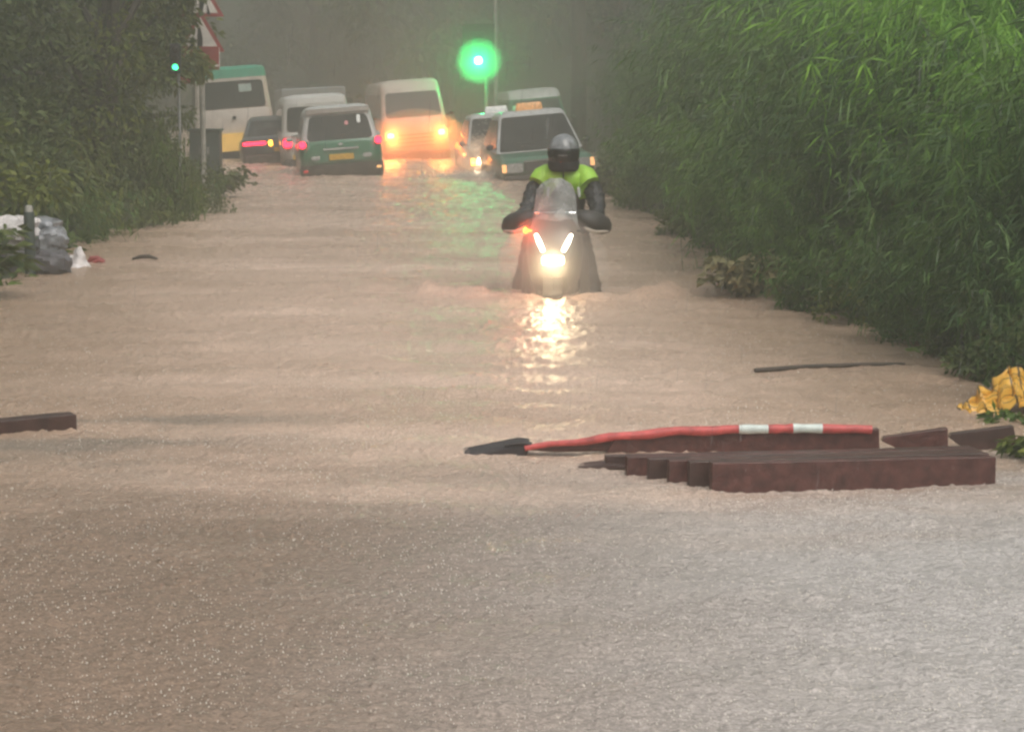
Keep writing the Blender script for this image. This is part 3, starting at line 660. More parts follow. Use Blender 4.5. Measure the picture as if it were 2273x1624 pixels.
def sedan_taxi(name, label, paint, sign, lit, plate='plate_white', group=None):
    r = empty(name, (0, 0, 0), label, 'taxi', group)
    lower = [(.16, .16, 2.2, -2.2, .78, .12), (.3, .3, 2.3, -2.3, .835, .14), (.56, .66, 2.31, -2.31, .845, .15), (.66, .82, 2.29, -2.29, .84, .16), (.71, .93, 2.22, -2.2, .81, .2), (.75, 1.0, 2.05, -2.0, .74, .2)]
    base = (.82, .9, 1.16, -1.62, .815); top = (1.49, 1.5, .36, -1.08, .63)
    shell(r, paint, lower, [base + (.1,), top + (.1,), (1.555, 1.555, .28, -.95, .58, .12), (1.58, 1.58, .05, -.75, .46, .12)], M['silver'])
    # coloured pillars stay silver; belt strip
    windows(r, base, top, mu=.035, fv=(.03, .96), rv=(.05, .95))
    mb = MB(); mb.box((-.83, 2.24, .27), (.83, 2.4, .44)); mb.build('front_bumper', M['muddy_black'], r, bevel=.05)
    mb = MB(); mb.box((-.83, -2.4, .27), (.83, -2.24, .5)); mb.build('rear_bumper', M['muddy_black'], r, bevel=.05)
    g_ = fpan('grille', M['black'], r, 2.325, -.43, .43, .5, .645, True, .015)
    for k in range(5):
        mb = MB(); mb.box((-.41, 2.335, .515 + k * .027), (.41, 2.35, .522 + k * .027)); mb.build('grille_bar', M['grey'], g_)
    fpan('chrome_strip', M['chrome'], r, 2.315, -.45, .45, .66, .695, True, .025, .01)
    for sx in (-1, 1):
        x0, x1 = sorted((sx * .47, sx * .76)); h = fpan('headlight', M['lamp_off'], r, 2.318, x0, x1, .49, .66, True, .02, .03)
        if lit and sx > 0: fpan('bulb', M['headlamp'], h, 2.335, x0 + .07, x1 - .07, .52, .64, True, .015, .06)
        x0, x1 = sorted((sx * .765, sx * .845)); fpan('indicator', M['amber'] if lit and sx > 0 else M['amber_dim'], r, 2.27, x0, x1, .5, .65, True, .03, .02)
        x0, x1 = sorted((sx * .45, sx * .8)); fpan('tail_light', M['tail_off'], r, -2.315, x0, x1, .62, .8, False, .02, .03)
    fpan('number_plate', M[plate], r, 2.4, -.24, .24, .33, .45, True, .012, .01, back=.01)
    roof_sign(r, sign, -.1, 1.56, .26)
    mirrors(r, .95, .78, .93, M['black'])
    wheels(r, 1.38, -1.38, .83)
    mb = MB(); mb.tube([(-.55, 1.19, .93), (-.1, 1.02, 1.02)], .008, 5); mb.tube([(.1, 1.19, .93), (.5, 1.02, 1.02)], .008, 5); mb.build('wiper', M['black'], r)
    return r

def hatch_taxi(label):
    r = empty('taxi', (0, 0, 0), label, 'taxi')
    lower = [(.16, .16, 2.05, -2.05, .78, .12), (.34, .34, 2.18, -2.16, .835, .15), (.72, .72, 2.2, -2.17, .845, .18), (.92, .98, 2.1, -2.13, .835, .2), (.98, 1.04, 1.85, -2.1, .8, .2)]
    base = (1.0, 1.0, 1.42, -2.09, .81); top = (1.62, 1.63, .7, -1.86, .67)
    shell(r, M['green_paint'], lower, [base + (.12,), top + (.12,), (1.72, 1.72, .55, -1.78, .6, .14), (1.755, 1.755, .3, -1.5, .48, .14)], M['silver'])
    windows(r, base, top, side_splits=((.06, .3), (.34, .62), (.66, .94)), rv=(.06, .86), mu=.075, glass_r=.1)
    # rear spoiler lip
    mb = MB(); mb.rings([ring(1.6, 1.6, -1.7, -1.95, .66, .06), ring(1.72, 1.69, -1.65, -1.98, .64, .06)]); mb.build('spoiler', M['silver'], r, smooth=True)
    mb = MB(); mb.rings([ring(.2, .2, -1.9, -2.2, .8, .08), ring(.38, .38, -1.9, -2.25, .85, .1), ring(.56, .56, -1.9, -2.22, .85, .1)]); mb.build('rear_bumper', M['muddy_black'], r, smooth=True)
    fpan('tailgate_panel', M['green_paint'], r, -2.17, -.6, .6, .6, .98, False, .02, .06, lean=.03)
    hnd = fpan('garnish', M['chrome'], r, -2.185, -.36, .36, .845, .885, False, .03, .015)
    fpan('number_plate', M['plate_yellow'], r, -2.19, -.25, .25, .64, .76, False, .02, .01)
    fpan('badge', M['chrome'], r, -2.17, -.05, .05, .93, .98, False, .03, .025)
    for sx in (-1, 1):
        x0, x1 = sorted((sx * .72, sx * .835)); t = fpan('tail_light', M['tail_off'], r, -2.13, x0, x1, .9, 1.06, False, .04, .04, lean=.03)
        mb = MB(); c = Vector((sx * .775, -2.175, .985)); mb.tube([c, c + Vector((0, -.03, 0))], .072, 16); mb.build('bulb', M['tail'], t)
        x0, x1 = sorted((sx * .44, sx * .62)); fpan('reversing_light', M['lamp_off'], r, -2.185, x0, x1, .66, .74, False, .02, .03)
        x0, x1 = sorted((sx * .7, sx * .8)); fpan('reflector', M['amber_dim'] if sx > 0 else M['tail_off'], r, -2.25, x0, x1, .42, .47, False, .01, .015)
    fpan('windscreen_sticker', M['sticker'], r, -2.0, .12, .2, 1.33, 1.41, False, .03, .04, lean=.03)
    fpan('window_reflection', M['sign_white'], r, -1.985, .38, .45, 1.36, 1.52, False, .03, .02, lean=.05)  # pale panel painted on the rear window as a light reflection
    mirrors(r, 1.15, .84, 1.05, M['silver'])
    pass
    wheels(r, 1.35, -1.4, .83)
    mb = MB(); mb.tube([(0, -2.06, 1.13), (.4, -2.02, 1.2)], .01, 5); mb.build('wiper', M['black'], r)
    return r

def box_van(name, label, cat, paint, Lh=2.3, hw=.84, H=2.2, belt=1.15, nose=.45, roofm=None, low=None, group=None, cap=.28):
    """one-box van or minibus"""
    r = empty(name, (0, 0, 0), label, cat, group)
    shell(r, low or paint, [(.18, .18, Lh - .1, -Lh + .05, hw - .06, .12), (.36, .36, Lh, -Lh, hw - .01, .16), (.8, .8, Lh, -Lh, hw, .18), (belt - .02, belt, Lh - .07, -Lh + .02, hw - .005, .18), (belt + .01, belt + .03, Lh - .1, -Lh + .04, hw - .02, .18)],
          [(belt, belt, Lh - .1, -Lh + .04, hw - .015, .16), (H - cap, H - cap + .06, Lh - nose - .1, -Lh + .1, hw - .085, .16), (H - .1, H - .09, Lh - nose - .2, -Lh + .13, hw - .11, .18), (H - .025, H - .025, Lh - nose - .3, -Lh + .22, hw - .18, .2), (H, H, Lh - nose - .5, -Lh + .45, hw - .36, .2)], roofm or paint, paint)
    base = (belt, belt, Lh - .1, -Lh + .04, hw - .015); top = (H - cap, H - cap + .06, Lh - nose - .1, -Lh + .1, hw - .085)
    windows(r, base, top, side_splits=((.04, .3), (.34, .6), (.64, .94)), mu=.07, glass_r=.09)
    wheels(r, Lh - .85, -Lh + .9, hw)
    for e, nme in ((1, 'front_bumper'), (-1, 'rear_bumper')):
        mb = MB(); a, b = sorted((e * (Lh - .1), e * (Lh + .09))); mb.box((-hw + .01, a, .25), (hw - .01, b, .5)); mb.build(nme, M['muddy_black'], r, bevel=.05)
    return r

DEP = -.33
def setv(r, u, v, yaw, roll, back, oncoming):
    """stand vehicle r so that its near end meets the water at picture point (u, v)"""
    p = wat(u, v); ang = (math.pi + R(yaw)) if oncoming else R(yaw)
    m = Matrix.Rotation(-R(roll), 4, 'Y') @ Matrix.Rotation(ang, 4, 'Z')
    near = m @ Vector((0, back if oncoming else -back, 0))
    r.rotation_euler = m.to_euler(); r.location = (p.x - near.x, p.y - near.y, DEP)
    return r

tx = hatch_taxi('tall green taxi with silver roof and two red tail lights, seen from behind')
setv(tx, 764, 389, 7, 4.2, 2.17, False)

tf = sedan_taxi('taxi', 'green taxi with orange roof sign facing the scooter rider', M['green_paint'], M['sign_orange'], False)
setv(tf, 1222, 400, 6, 5, 2.31, True)
tf.scale = (1.06, 1.06, 1.06)
for (x, z) in ((-.34, 1.16), (-.31, .93)):
    fpan('round_sticker', M['sticker'], tf, lerp(1.12, .42, (z - .86) / .57), x - .055, x + .055, z - .05, z + .05, True, .03, .05, lean=.12)
tw = sedan_taxi('taxi', 'taxi with white roof sign and one bright headlamp amid spray', M['red_paint'], M['sign_white'], True)
setv(tw, 1137, 380, 6, 4, 2.31, True)
t3 = sedan_taxi('taxi', 'taxi with pale blue roof sign just behind the green taxi', M['green_paint'], M['sign_blue'], False)
setv(t3, 1196, 356, 6, 5, 2.31, True)
vn = box_van('van', 'dark van with wide windscreen last in the oncoming taxi queue', 'van', M['green_paint'], 2.3, .84, 2.15, 1.2, .6, M['silver'])
setv(vn, 1206, 340, 6, 5, 2.3, True); mirrors(vn, 2.0, .86, 1.25, M['black'])

ov = box_van('minibus', 'oncoming pale minibus with yellow headlamps lighting the spray', 'minibus', M['cream'], 2.5, .86, 2.36, 1.34, .34)
setv(ov, 930, 352, 9, 4.5, 2.5, True)
for sx in (-1, 1):
    x0, x1 = sorted((sx * .52, sx * .8)); h = fpan('headlight', M['lamp_off'], ov, 2.505, x0, x1, .84, 1.04, True, .02, .05)
    fpan('bulb', M['headlamp_y'], h, 2.53, x0 + .06, x1 - .06, .88, 1.0, True, .015, .05)
for k in range(4): fpan('grille_bar', M['muddy_black'], ov, 2.5, -.45, .45, .62 + k * .1, .65 + k * .1, True, .018, .01)
mirrors(ov, 2.3, .88, 1.4, M['black'])
mb = MB(); mb.tube([(-.5, 2.41, 1.25), (-.05, 2.36, 1.4)], .012, 5); mb.build('wiper', M['black'], ov)
# people behind the minibus glass are not visible; a seat back shows
mb = MB(); mb.box((.2, 1.2, .9), (.6, 1.3, 1.6)); mb.build('seat', M['seat_cloth'], ov, bevel=.05)

pb = box_van('minibus', 'cream minibus with green roof and yellow bumper waiting at the left', 'minibus', M['cream'], 3.3, 1.0, 2.68, 1.53, .3, M['bus_green'], cap=.37)
setv(pb, 530, 352, 9, 4.2, 3.3, False)
fpan('yellow_bumper', M['yellow_panel'], pb, -3.33, -.4, .5, .5, .96, False, .08, .04)
fpan('lower_strip', M['black'], pb, -3.34, -.95, .97, .28, .48, False, .06, .02)
fpan('badge', M['black'], pb, -3.3, -.05, .05, 1.3, 1.4, False, .03, .05)
fpan('notice', M['sign_blue'], pb, -3.25,   .18, .5, 2.0, 2.2, False, .03, .02)
for sx in (-1, 1):
    x0, x1 = sorted((sx * .72, sx * .92)); fpan('tail_light', M['tail_off'], pb, -3.31, x0, x1, .86, 1.1, False, .03, .03)

sv = box_van('people_carrier', 'tall white people carrier with one lit red brake light', 'van', M['white'], 2.3, .83, 1.98, 1.08, .5)
setv(sv, 711, 368, 8, 3.5, 2.3, False)
for sx in (-1, 1):
    x0, x1 = sorted((sx * .6, sx * .8)); h = fpan('tail_light', M['tail_off'], sv, -2.3, x0, x1, .74, 1.02, False, .03, .04)
    if sx < 0: fpan('bulb', M['tail'], h, -2.33, x0, x1, .78, .98, False, .02, .06)
fpan('number_plate', M['plate_yellow'], sv, -2.39, -.6, -.3, .5, .6, False, .02, .01)
fpan('trim_strip', M['chrome'], sv, -2.3, -.6, .1, 1.03, 1.06, False, .03, .01)

# dark saloon with a red light strip
ds = empty('saloon_car', (0, 0, 0), 'dark saloon car with long red tail light strip behind the people carrier', 'car')
lower = [(.16, .16, 2.2, -2.2, .8, .12), (.32, .32, 2.3, -2.3, .86, .16), (.66, .68, 2.3, -2.32, .88, .18), (.8, .92, 2.2, -2.26, .86, .2), (.86, .99, 2.0, -2.1, .78, .2)]
base = (.88, .95, 1.05, -1.85, .8); top = (1.38, 1.38, .2, -1.05, .62)
shell(ds, M['dark_paint'], lower, [base + (.14,), top + (.14,), (1.44, 1.44, .05, -.85, .54, .16), (1.46, 1.46, -.1, -.6, .4, .14)]); windows(ds, base, top, mu=.05)
wheels(ds, 1.4, -1.4, .85)
for sx in (-1, 1):
    x0, x1 = sorted((sx * .28, sx * .84)); fpan('tail_light', M['tail'], ds, -2.31, x0, x1, .78, .86, False, .02, .03)
fpan('rear_indicator', M['amber'], ds, -2.325, -.22, -.12, .74, .88, False, .02, .04)
mb = MB(); mb.box((-.84, -2.4, .28), (.84, -2.25, .55)); mb.build('rear_bumper', M['muddy_black'], ds, bevel=.06)
fpan('number_plate', M['plate_yellow'], ds, -2.33, -.1, .35, .6, .7, False, .02, .01)
setv(ds, 622, 362, 8, 4, 2.3, False)

# pale box truck beyond
tk = empty('box_truck', (0, 0, 0), 'pale box truck showing above the roof of the people carrier', 'truck')
mb = MB(); mb.box((-1.0, -2.8, .7), (1.0, 1.6, 2.24)); mb.build('cargo_box', M['grey_paint'], tk, bevel=.05)
mb = MB(); mb.rings([ring(.4, .4, 3.0, 1.75, .85, .1), ring(1.2, 1.2, 3.0, 1.75, .87, .12), ring(1.9, 1.9, 2.75, 1.75, .78, .12)]); mb.build('cab', M['white'], tk, smooth=True)
mb = MB(); mb.box((-.45, -2.7, .45), (.45, 2.9, .68)); mb.build('chassis', M['black'], tk)
mb = MB(); mb.panel([(.86, 3.0, 1.2), (-.86, 3.0, 1.2), (-.78, 2.75, 1.9), (.78, 2.75, 1.9)], .08, .92, .05, .9); mb.build('windshield', M['glass'], tk)
fpan('loading_door', M['grey'], tk, -2.8, -.9, .9, .8, 2.2, False, .02, .03)
wheels(tk, 2.2, -1.9, .9, .36); setv(tk, 705, 345, 9, 3, 2.8, False); tk.location.y += 9; tk.location.x -= .8; tk.location.z -= .06

# ------------------------------------------------------------------ scooter and rider
BXY = wat(1238, 640)
sc = empty('motor_scooter', (BXY.x, BXY.y, 0), 'big motor scooter with bright V shaped lights wading through the flood', 'scooter')
sc.rotation_euler = (0, 0, R(-4))     # built nose towards -Y, z measured from the water
mb = MB()
prof = [(-.3, .09, -.62, -.3), (-.05, .15, -.68, -.25), (.12, .2, -.74, -.25), (.27, .225, -.78, -.25), (.4, .235, -.76, -.25), (.52, .215, -.68, -.28), (.62, .17, -.58, -.32), (.68, .1, -.5, -.36)]
rs = []
for z, h, yf, yr in prof:
    rr0 = []
    for k in range(28):
        a = 2 * math.pi * k / 28; c_, s_ = math.cos(a), math.sin(a)
        rr0.append(Vector((h * math.copysign(abs(c_) ** .8, c_), lerp(yr, yf, .5 - .5 * math.copysign(abs(s_) ** .9, s_)), z)))
    rs.append(rr0)
mb.rings(rs); mb.build('front_fairing', M['scooter'], sc, smooth=True)
mb = MB()
for sx in (-1, 1):
    mb = MB(); mb.prism([Vector((sx * .2, -.5, .42)), Vector((sx * .27, -.42, .3)), Vector((sx * .29, -.36, -.1)), Vector((sx * .2, -.46, -.25))], (0, .05, 0))
    mb.build('leg_shield', M['scooter'], sc, bevel=.02)
mb = MB(); mb.rings([ring(-.2, -.2, .95, -.35, .17, .1), ring(.1, .12, .98, -.2, .2, .12), ring(.3, .34, .98, -.05, .19, .12), ring(.33, .4, .9, .0, .16, .1)]); mb.build('rear_body', M['scooter'], sc, smooth=True)
mb = MB(); mb.rings([ring(.3, .34, .95, .0, .15, .1), ring(.38, .44, .95, .0, .17, .1), ring(.41, .47, .88, .05, .14, .08)]); mb.build('seat', M['black'], sc, smooth=True)
for yy in (-.62, .72):
    mb = MB(); N = 28; r_ = .28; pr = [(-.055, .55), (-.06, .85), (-.03, 1), (.03, 1), (.06, .85), (.055, .55)]
    mb.rings([[Vector((a, yy + r_ * q * math.cos(2 * math.pi * k / N), -.12 + r_ * q * math.sin(2 * math.pi * k / N))) for k in range(N)] for a, q in pr], cap=False, closed=True)
    w_ = mb.build('wheel', M['rubber'], sc, smooth=True)
    mb = MB()
    for k in range(5): a = k * 1.257; mb.tube([(0, yy, -.12), (0, yy + .16 * math.cos(a), -.12 + .16 * math.sin(a))], .018, 6)
    mb.build('rim', M['grey'], w_)
mb = MB(); a_ = [R(x) for x in range(20, 165, 12)]
mb.rings([[Vector((h * cc, -.62 - (.32) * math.cos(a), -.12 + (.3 + .02 * (1 - abs(h))) * math.sin(a))) for cc in (-.08, -.04, 0, .04, .08)] for a in a_ for h in (1,)], cap=False)
mb.build('front_mudguard', M['scooter'], sc, smooth=True)
def lamp_strip(name, pts, wd, z):
    mb = MB(); mb.tube(pts, wd, 8, flat=.7); return mb.build(name, M['bike_lamp'], sc, smooth=True)
fy = lambda z: {0: 0}.get(z, interp(z, [(p_[0], p_[2]) for p_ in prof])) - .012
lamp_strip('daytime_lamp', [(-.145, -.70, .505), (-.115, -.735, .44), (-.082, -.775, .375)], [.017, .026, .022], 0)
lamp_strip('daytime_lamp', [(.145, -.70, .505), (.115, -.735, .44), (.082, -.775, .375)], [.017, .026, .022], 0)
mb = MB(); mb.panel([(-.09, -.79, .262), (.09, -.79, .262), (.09, -.79, .335), (-.09, -.79, .335)], rad=.022, th=.02, back=.03); mb.build('headlight', M['bike_lamp'], sc)
for sx in (-1, 1):
    mb = MB(); mb.ell((sx * .235, -.6, .53), (.024, .024, .03), 12, 8); mb.tube([(sx * .15, -.56, .52), (sx * .22, -.6, .53)], .014, 6)
    mb.build('indicator', M['bike_amber'] if sx < 0 else M['black'], sc, smooth=True)
mb = MB(); mb.tube([(-.37, -.28, .58), (-.25, -.33, .61), (-.1, -.4, .63), (.1, -.4, .63), (.25, -.33, .61), (.37, -.28, .58)], .014, 8)
mb.tube([(0, -.42, .1), (0, -.4, .63)], .03, 8); mb.build('handlebar', M['black'], sc, smooth=True)
for sx in (-1, 1):
    mb = MB(); rs = []
    for x, ry_, rz_, yc, zc in ((.17, .05, .05, -.36, .62), (.23, .085, .075, -.36, .6), (.31, .11, .085, -.33, .575), (.39, .105, .075, -.28, .555), (.445, .07, .05, -.24, .545), (.46, .03, .02, -.23, .54)):
        rs.append([Vector((sx * x, yc + ry_ * math.cos(2 * math.pi * k / 16), zc + rz_ * math.sin(2 * math.pi * k / 16) * (1.0 if math.sin(2 * math.pi * k / 16) < 0 else 1.25))) for k in range(16)])
    mb.rings(rs); mf = mb.build('handlebar_muff', M['muff'], sc, smooth=True)
    mb = MB(); mb.tube([(sx * .24, -.46, .545), (sx * .33, -.455, .51), (sx * .43, -.36, .51)], [.012, .016, .01], 8); mb.build('piping', mat('pale muff edge', (.35, .3, .25), .5), mf, smooth=True)
# tall windscreen: curved sheet with thickness
mb = MB(); U, Vn = 15, 11; outer, inner = [], []
for j in range(Vn):
    t = j / (Vn - 1); z = lerp(.48, .95, t); hw_ = lerp(.2, .15, t) if t < .75 else .155 * math.sqrt(max(.02, 1 - ((t - .75) / .26) ** 2))
    for i in range(U):
        s_ = i / (U - 1) * 2 - 1; outer.append(Vector((hw_ * s_, lerp(-.66, -.42, t) + .09 * s_ * s_, z)))
inner = [p + Vector((0, .004, 0)) for p in outer]; n_ = U * Vn; fs_ = []
for j in range(Vn - 1):
    for i in range(U - 1):
        a = j * U + i; fs_ += [(a, a + 1, a + U + 1, a + U), (a + n_, a + U + n_, a + U + 1 + n_, a + 1 + n_)]
mb.add(outer + inner, fs_); mb.build('windscreen', M['screen'], sc, smooth=True)
mb = MB(); mb.tube([(-.17, -.5, .67), (0, -.54, .675), (.17, -.5, .67)], .008, 6); mb.build('screen_rail', M['chrome'], sc, smooth=True)
mb = MB(); mb.box((-.13, -.5, .6), (.13, -.38, .7)); mb.build('dashboard', M['black'], sc, bevel=.03)

# rider: one continuous body grown from lofts, then dressed
rd = empty('person', (BXY.x, BXY.y, 0), 'helmeted person in black jacket with bright yellow green shoulders riding the scooter', 'person')
rd.rotation_euler = (0, 0, R(-4))
RX = .045
def capsule(mb, pts, rad, n=14, flat=1.0): mb.tube(pts, rad, n, flat)
mb = MB()
tors = [(.40, .17, .13, .3), (.52, .175, .14, .28), (.66, .17, .13, .24), (.78, .185, .13, .2), (.88, .22, .14, .17), (.95, .21, .12, .155), (1.0, .13, .09, .15), (1.04, .075, .075, .14), (1.12, .065, .07, .13)]
rs = [[Vector((RX + a * math.cos(2 * math.pi * k / 20), yc + b * math.sin(2 * math.pi * k / 20), z)) for k in range(20)] for z, a, b, yc in tors]
mb.rings(rs); mb.ell((RX, .09, 1.16), (.085, .1, .11))
for sx in (-1, 1):
    ax = RX
    mb.tube([(ax + sx * .18, .16, .93), (ax + sx * .235, .14, .86), (ax + sx * .268, .07, .78), (ax + sx * .29, -.02, .68)], [.07, .076, .078, .072], 12)
    mb.tube([(ax + sx * .285, -.02, .68), (ax * .6 + sx * .305, -.1, .64), (sx * .32, -.2, .61), (sx * .325, -.26, .59)], [.07, .062, .05, .036], 12)
    mb.ell((sx * .325, -.285, .595), (.045, .05, .024), 12, 8)
    for q in range(4):                                   # fingers curled over the grip
        xx = sx * (.29 + q * .021); ll_ = (.9, 1, .95, .8)[q]
        mb.tube([(xx, -.29, .605), (xx, -.29 - .045 * ll_, .6), (xx, -.29 - .05 * ll_, .575), (xx, -.29 - .028 * ll_, .56)], [.0105, .01, .0095, .008], 8)
    mb.tube([(sx * .285, -.265, .59), (sx * .268, -.28, .575), (sx * .268, -.3, .565)], [.013, .011, .009], 8)
    mb.tube([(RX + sx * .09, .28, .45), (sx * .17, .05, .49), (sx * .205, -.16, .46)], [.09, .082, .066], 14)
    mb.tube([(sx * .205, -.16, .46), (sx * .24, -.14, .28), (sx * .262, -.12, .08), (sx * .275, -.1, -.08)], [.068, .072, .066, .058], 14)
    mb.tube([(sx * .315, -.06, -.12), (sx * .315, -.2, -.14), (sx * .32, -.3, -.15)], [.05, .05, .035], 12)
body = mb.build('body', M['jacket'], rd, smooth=True)
rm = body.modifiers.new('remesh', 'REMESH'); rm.mode = 'VOXEL'; rm.voxel_size = .008; rm.use_smooth_shade = True
sm = body.modifiers.new('smooth', 'SMOOTH'); sm.iterations = 3; sm.factor = .5
def folds(o, size, st):
    t = bpy.data.textures.new('folds', 'CLOUDS'); t.noise_scale = size; t.noise_depth = 2
    d = o.modifiers.new('folds', 'DISPLACE'); d.texture = t; d.strength = st; d.mid_level = .5; d.texture_coords = 'LOCAL'
folds(body, .045, .04)
# rain trousers: follow the legs, flaring at the shins
mb = MB()
for sx in (-1, 1):
    mb.tube([(RX + sx * .1, .25, .45), (sx * .17, .05, .495), (sx * .2, -.17, .465)], [.1, .092, .078], 16)
    mb.tube([(sx * .2, -.165, .47), (sx * .225, -.165, .34), (sx * .255, -.15, .16), (sx * .278, -.14, .02), (sx * .285, -.14, -.06)], [.074, .078, .088, .1, .104], 16)
tr_ = mb.build('rain_trousers', M['rainpants'], rd, smooth=True)
rm = tr_.modifiers.new('remesh', 'REMESH'); rm.mode = 'VOXEL'; rm.voxel_size = .01; rm.use_smooth_shade = True
sm = tr_.modifiers.new('smooth', 'SMOOTH'); sm.iterations = 4; folds(tr_, .08, .04)
# hi vis yoke: shell over shoulders and upper chest
def torso_pt(t, a, grow):
    z = t; A = interp(z, [(q[0], q[1]) for q in tors]); B = interp(z, [(q[0], q[2]) for q in tors]); yc = interp(z, [(q[0], q[3]) for q in tors])
    return Vector((RX + (A + grow) * math.cos(a), yc + (B + grow) * math.sin(a), z + grow * .4))
yk = MB()
for sx in (-1, 1):
    zs = [.74, .8, .83, .86, .89, .92, .945, .965, .985, 1.005, 1.022]
    rows = []
    for z in zs:
        wide = interp(z, [(.74, 16), (.8, 34), (.86, 50), (.92, 66), (1.02, 62)])
        base_a = -90 + sx * 48 if z > .85 else -90 + sx * interp(z, [(.77, 52), (.85, 49)])
        rows.append([torso_pt(z, R(base_a + (q / 9 * 2 - 1) * wide * .72), .03) for q in range(10)])
    n0 = len(rows[0]); vv = [p for r_ in rows for p in r_]; ff = [(j * n0 + i, j * n0 + i + 1, (j + 1) * n0 + i + 1, (j + 1) * n0 + i) for j in range(len(rows) - 1) for i in range(n0 - 1)]
    yk.add(vv, ff)
    # shoulder cap
    yk.tube([(RX + sx * .07, .145, .99), (RX + sx * .13, .14, .962), (RX + sx * .18, .12, .935), (RX + sx * .215, .09, .885)], [.06, .085, .094, .088], 16)
yo = yk.build('hi_vis_yoke', M['hivis'], rd, smooth=True)
so = yo.modifiers.new('solid', 'SOLIDIFY'); so.thickness = .008; folds(yo, .06, .02)
mb = MB()
for sx in (-1, 1): mb.tube([(RX + sx * .125, .03, .86), (RX + sx * .13, .025, .82), (RX + sx * .135, .025, .775)], [.012, .014, .01], 8, .4)
mb.build('reflective_strip', M['reflect'], rd, smooth=True)
# head: face, then full face helmet
mb = MB()
def headfn(d):
    q = d.copy()
    if d.y < 0: q.y *= 1.0 + .06 * math.exp(-((d.z + .15) / .25) ** 2) * math.exp(-(d.x / .2) ** 2) * 2
    if d.z < -.2: q.x *= 1 - .25 * (-d.z - .2); q.y *= 1 - .1 * (-d.z - .2)
    return q
mb.ell((RX, .055, 1.15), (.078, .098, .118), 20, 16, headfn); mb.build('face_cover', M['balaclava'], rd, smooth=True)
mb = MB()
for sx in (-1, 1): mb.ell((RX + sx * .03, -.035, 1.17), (.013, .008, .007), 10, 6)
mb.build('eyes', M['skin'], rd, smooth=True)
mb = MB()
def helm(d):
    q = d.copy()
    if d.z < -.45: q *= 1.0; q.z = -.45 - (-.45 - d.z) * .75
    if d.y < -.1 and d.z < -.05: q.y *= 1.1
    if d.z < 0: q.x *= 1 - .1 * d.z * d.z
    return q
HC = Vector((RX + .0, .06, 1.155))
mb.ell(HC, (.136, .155, .152), 28, 20, helm); hm = mb.build('helmet', M['helmet'], rd, smooth=True)
mb = MB(); rows = []
for j in range(9):
    z = lerp(-.62, .18, j / 8); row = []
    for i in range(17):
        a = R(-90 + (i / 16 * 2 - 1) * 74); q = math.sqrt(max(0, 1 - (z * .82) ** 2)); row.append(HC + Vector((.142 * q * math.cos(a), .168 * q * math.sin(a), z * .16)))
    rows.append(row)
vv = [p for r_ in rows for p in r_]; ff = [(j * 17 + i, j * 17 + i + 1, (j + 1) * 17 + i + 1, (j + 1) * 17 + i) for j in range(8) for i in range(16)]
mb.add(vv, ff); vz = mb.build('visor', M['visor'], hm, smooth=True); so = vz.modifiers.new('solid', 'SOLIDIFY'); so.thickness = .004
mb = MB(); mb.rings([[HC + Vector((.135 * s0 * math.cos(2 * math.pi * k / 24), -.005 + .15 * s0 * math.sin(2 * math.pi * k / 24), z)) for k in range(24)] for z, s0 in ((-.165, .74), (-.14, .95), (-.1, 1.0), (-.075, .98))])
mb.build('chin_guard', M['balaclava'], hm, smooth=True)

# ------------------------------------------------------------------ floating barrier and boards
def img_prism(name, pts, Y, depth, m, label=None, cat=None, parent=None, bevel=.004, group=None):
    """a plank-like solid: corners given at distance Y, thickness running away from the camera"""
    P = [at(u, v, Y) for u, v in pts]; c = sum(P, Vector()) / len(P); mb = MB(); mb.prism([p - c for p in P], (0, depth, 0))
    o = mb.build(name, m, parent, bevel=bevel)
    if parent is None: o.location = c
    else: o.location = c - parent.location
    return tag(o, label, cat, group)
def board_z(name, a, b, h, m, label, th=.045, sink=.06, group=None, hb=None):
    """board floating on edge from water point a to b"""
    A = wat(*a); B = wat(*b); d = (B - A); d.z = 0; n = Vector((-d.y, d.x, 0)).normalized()
    hb = h if hb is None else hb; mb = MB(); N = 14; rs = []
    for i in range(N + 1):
        t = i / N; p = A.lerp(B, t) - A; hh = lerp(h, hb, t) + .001 * math.sin(t * 7 + a[0]) ; w_ = .0006 * math.sin(t * 5 + a[1])
        rs.append([Vector((p.x, p.y, -sink)) + n * w_, Vector((p.x, p.y, hh)) + n * w_, Vector((p.x, p.y, hh)) + n * (th + w_), Vector((p.x, p.y, -sink)) + n * (th + w_)])
    mb.rings(rs); o = mb.build(name, m, None, bevel=.004); o.location = A; return tag(o, label, 'board', group)
board_z('floating_board', (1580, 1093), (2210, 1071),   .125, M['board'], 'long reddish board at the front of the floating pile', hb=.112)
steps = [((1530, 1082), .112), ((1485, 1072), .098), ((1440, 1062), .086), ((1392, 1051), .074), ((1345, 1039), .056)]
nm = ['second board from the front in the stepped floating pile', 'third board from the front in the stepped floating pile', 'fourth board from the front in the stepped floating pile', 'fifth board from the front in the stepped floating pile', 'rearmost board of the stepped floating pile']
for k, ((u, v), h) in enumerate(steps):
    board_z('floating_board', (u, v), (2195 - k * 9, v - 20), h, M['board'] if k % 2 else M['board_dark'], nm[k], group='stepped floating boards')
img_prism('floating_board', [(1282, 1036), (1352, 1029), (1400, 1034), (1380, 1041), (1300, 1042)], wat(1340, 1042).y, .12, M['board_dark'], 'thin board tip poking out left of the pile', 'board')
Yb = wat(1650, 1006).y
rb = empty('road_barrier', at(1165, 1000, Yb), 'fallen road barrier with red and white tube and black foot', 'barrier')
img_prism('barrier_board', [(1345, 1004), (1365, 972), (1500, 962), (1952, 951), (1952, 1008), (1600, 1006)], Yb, .05, M['board'], parent=rb)
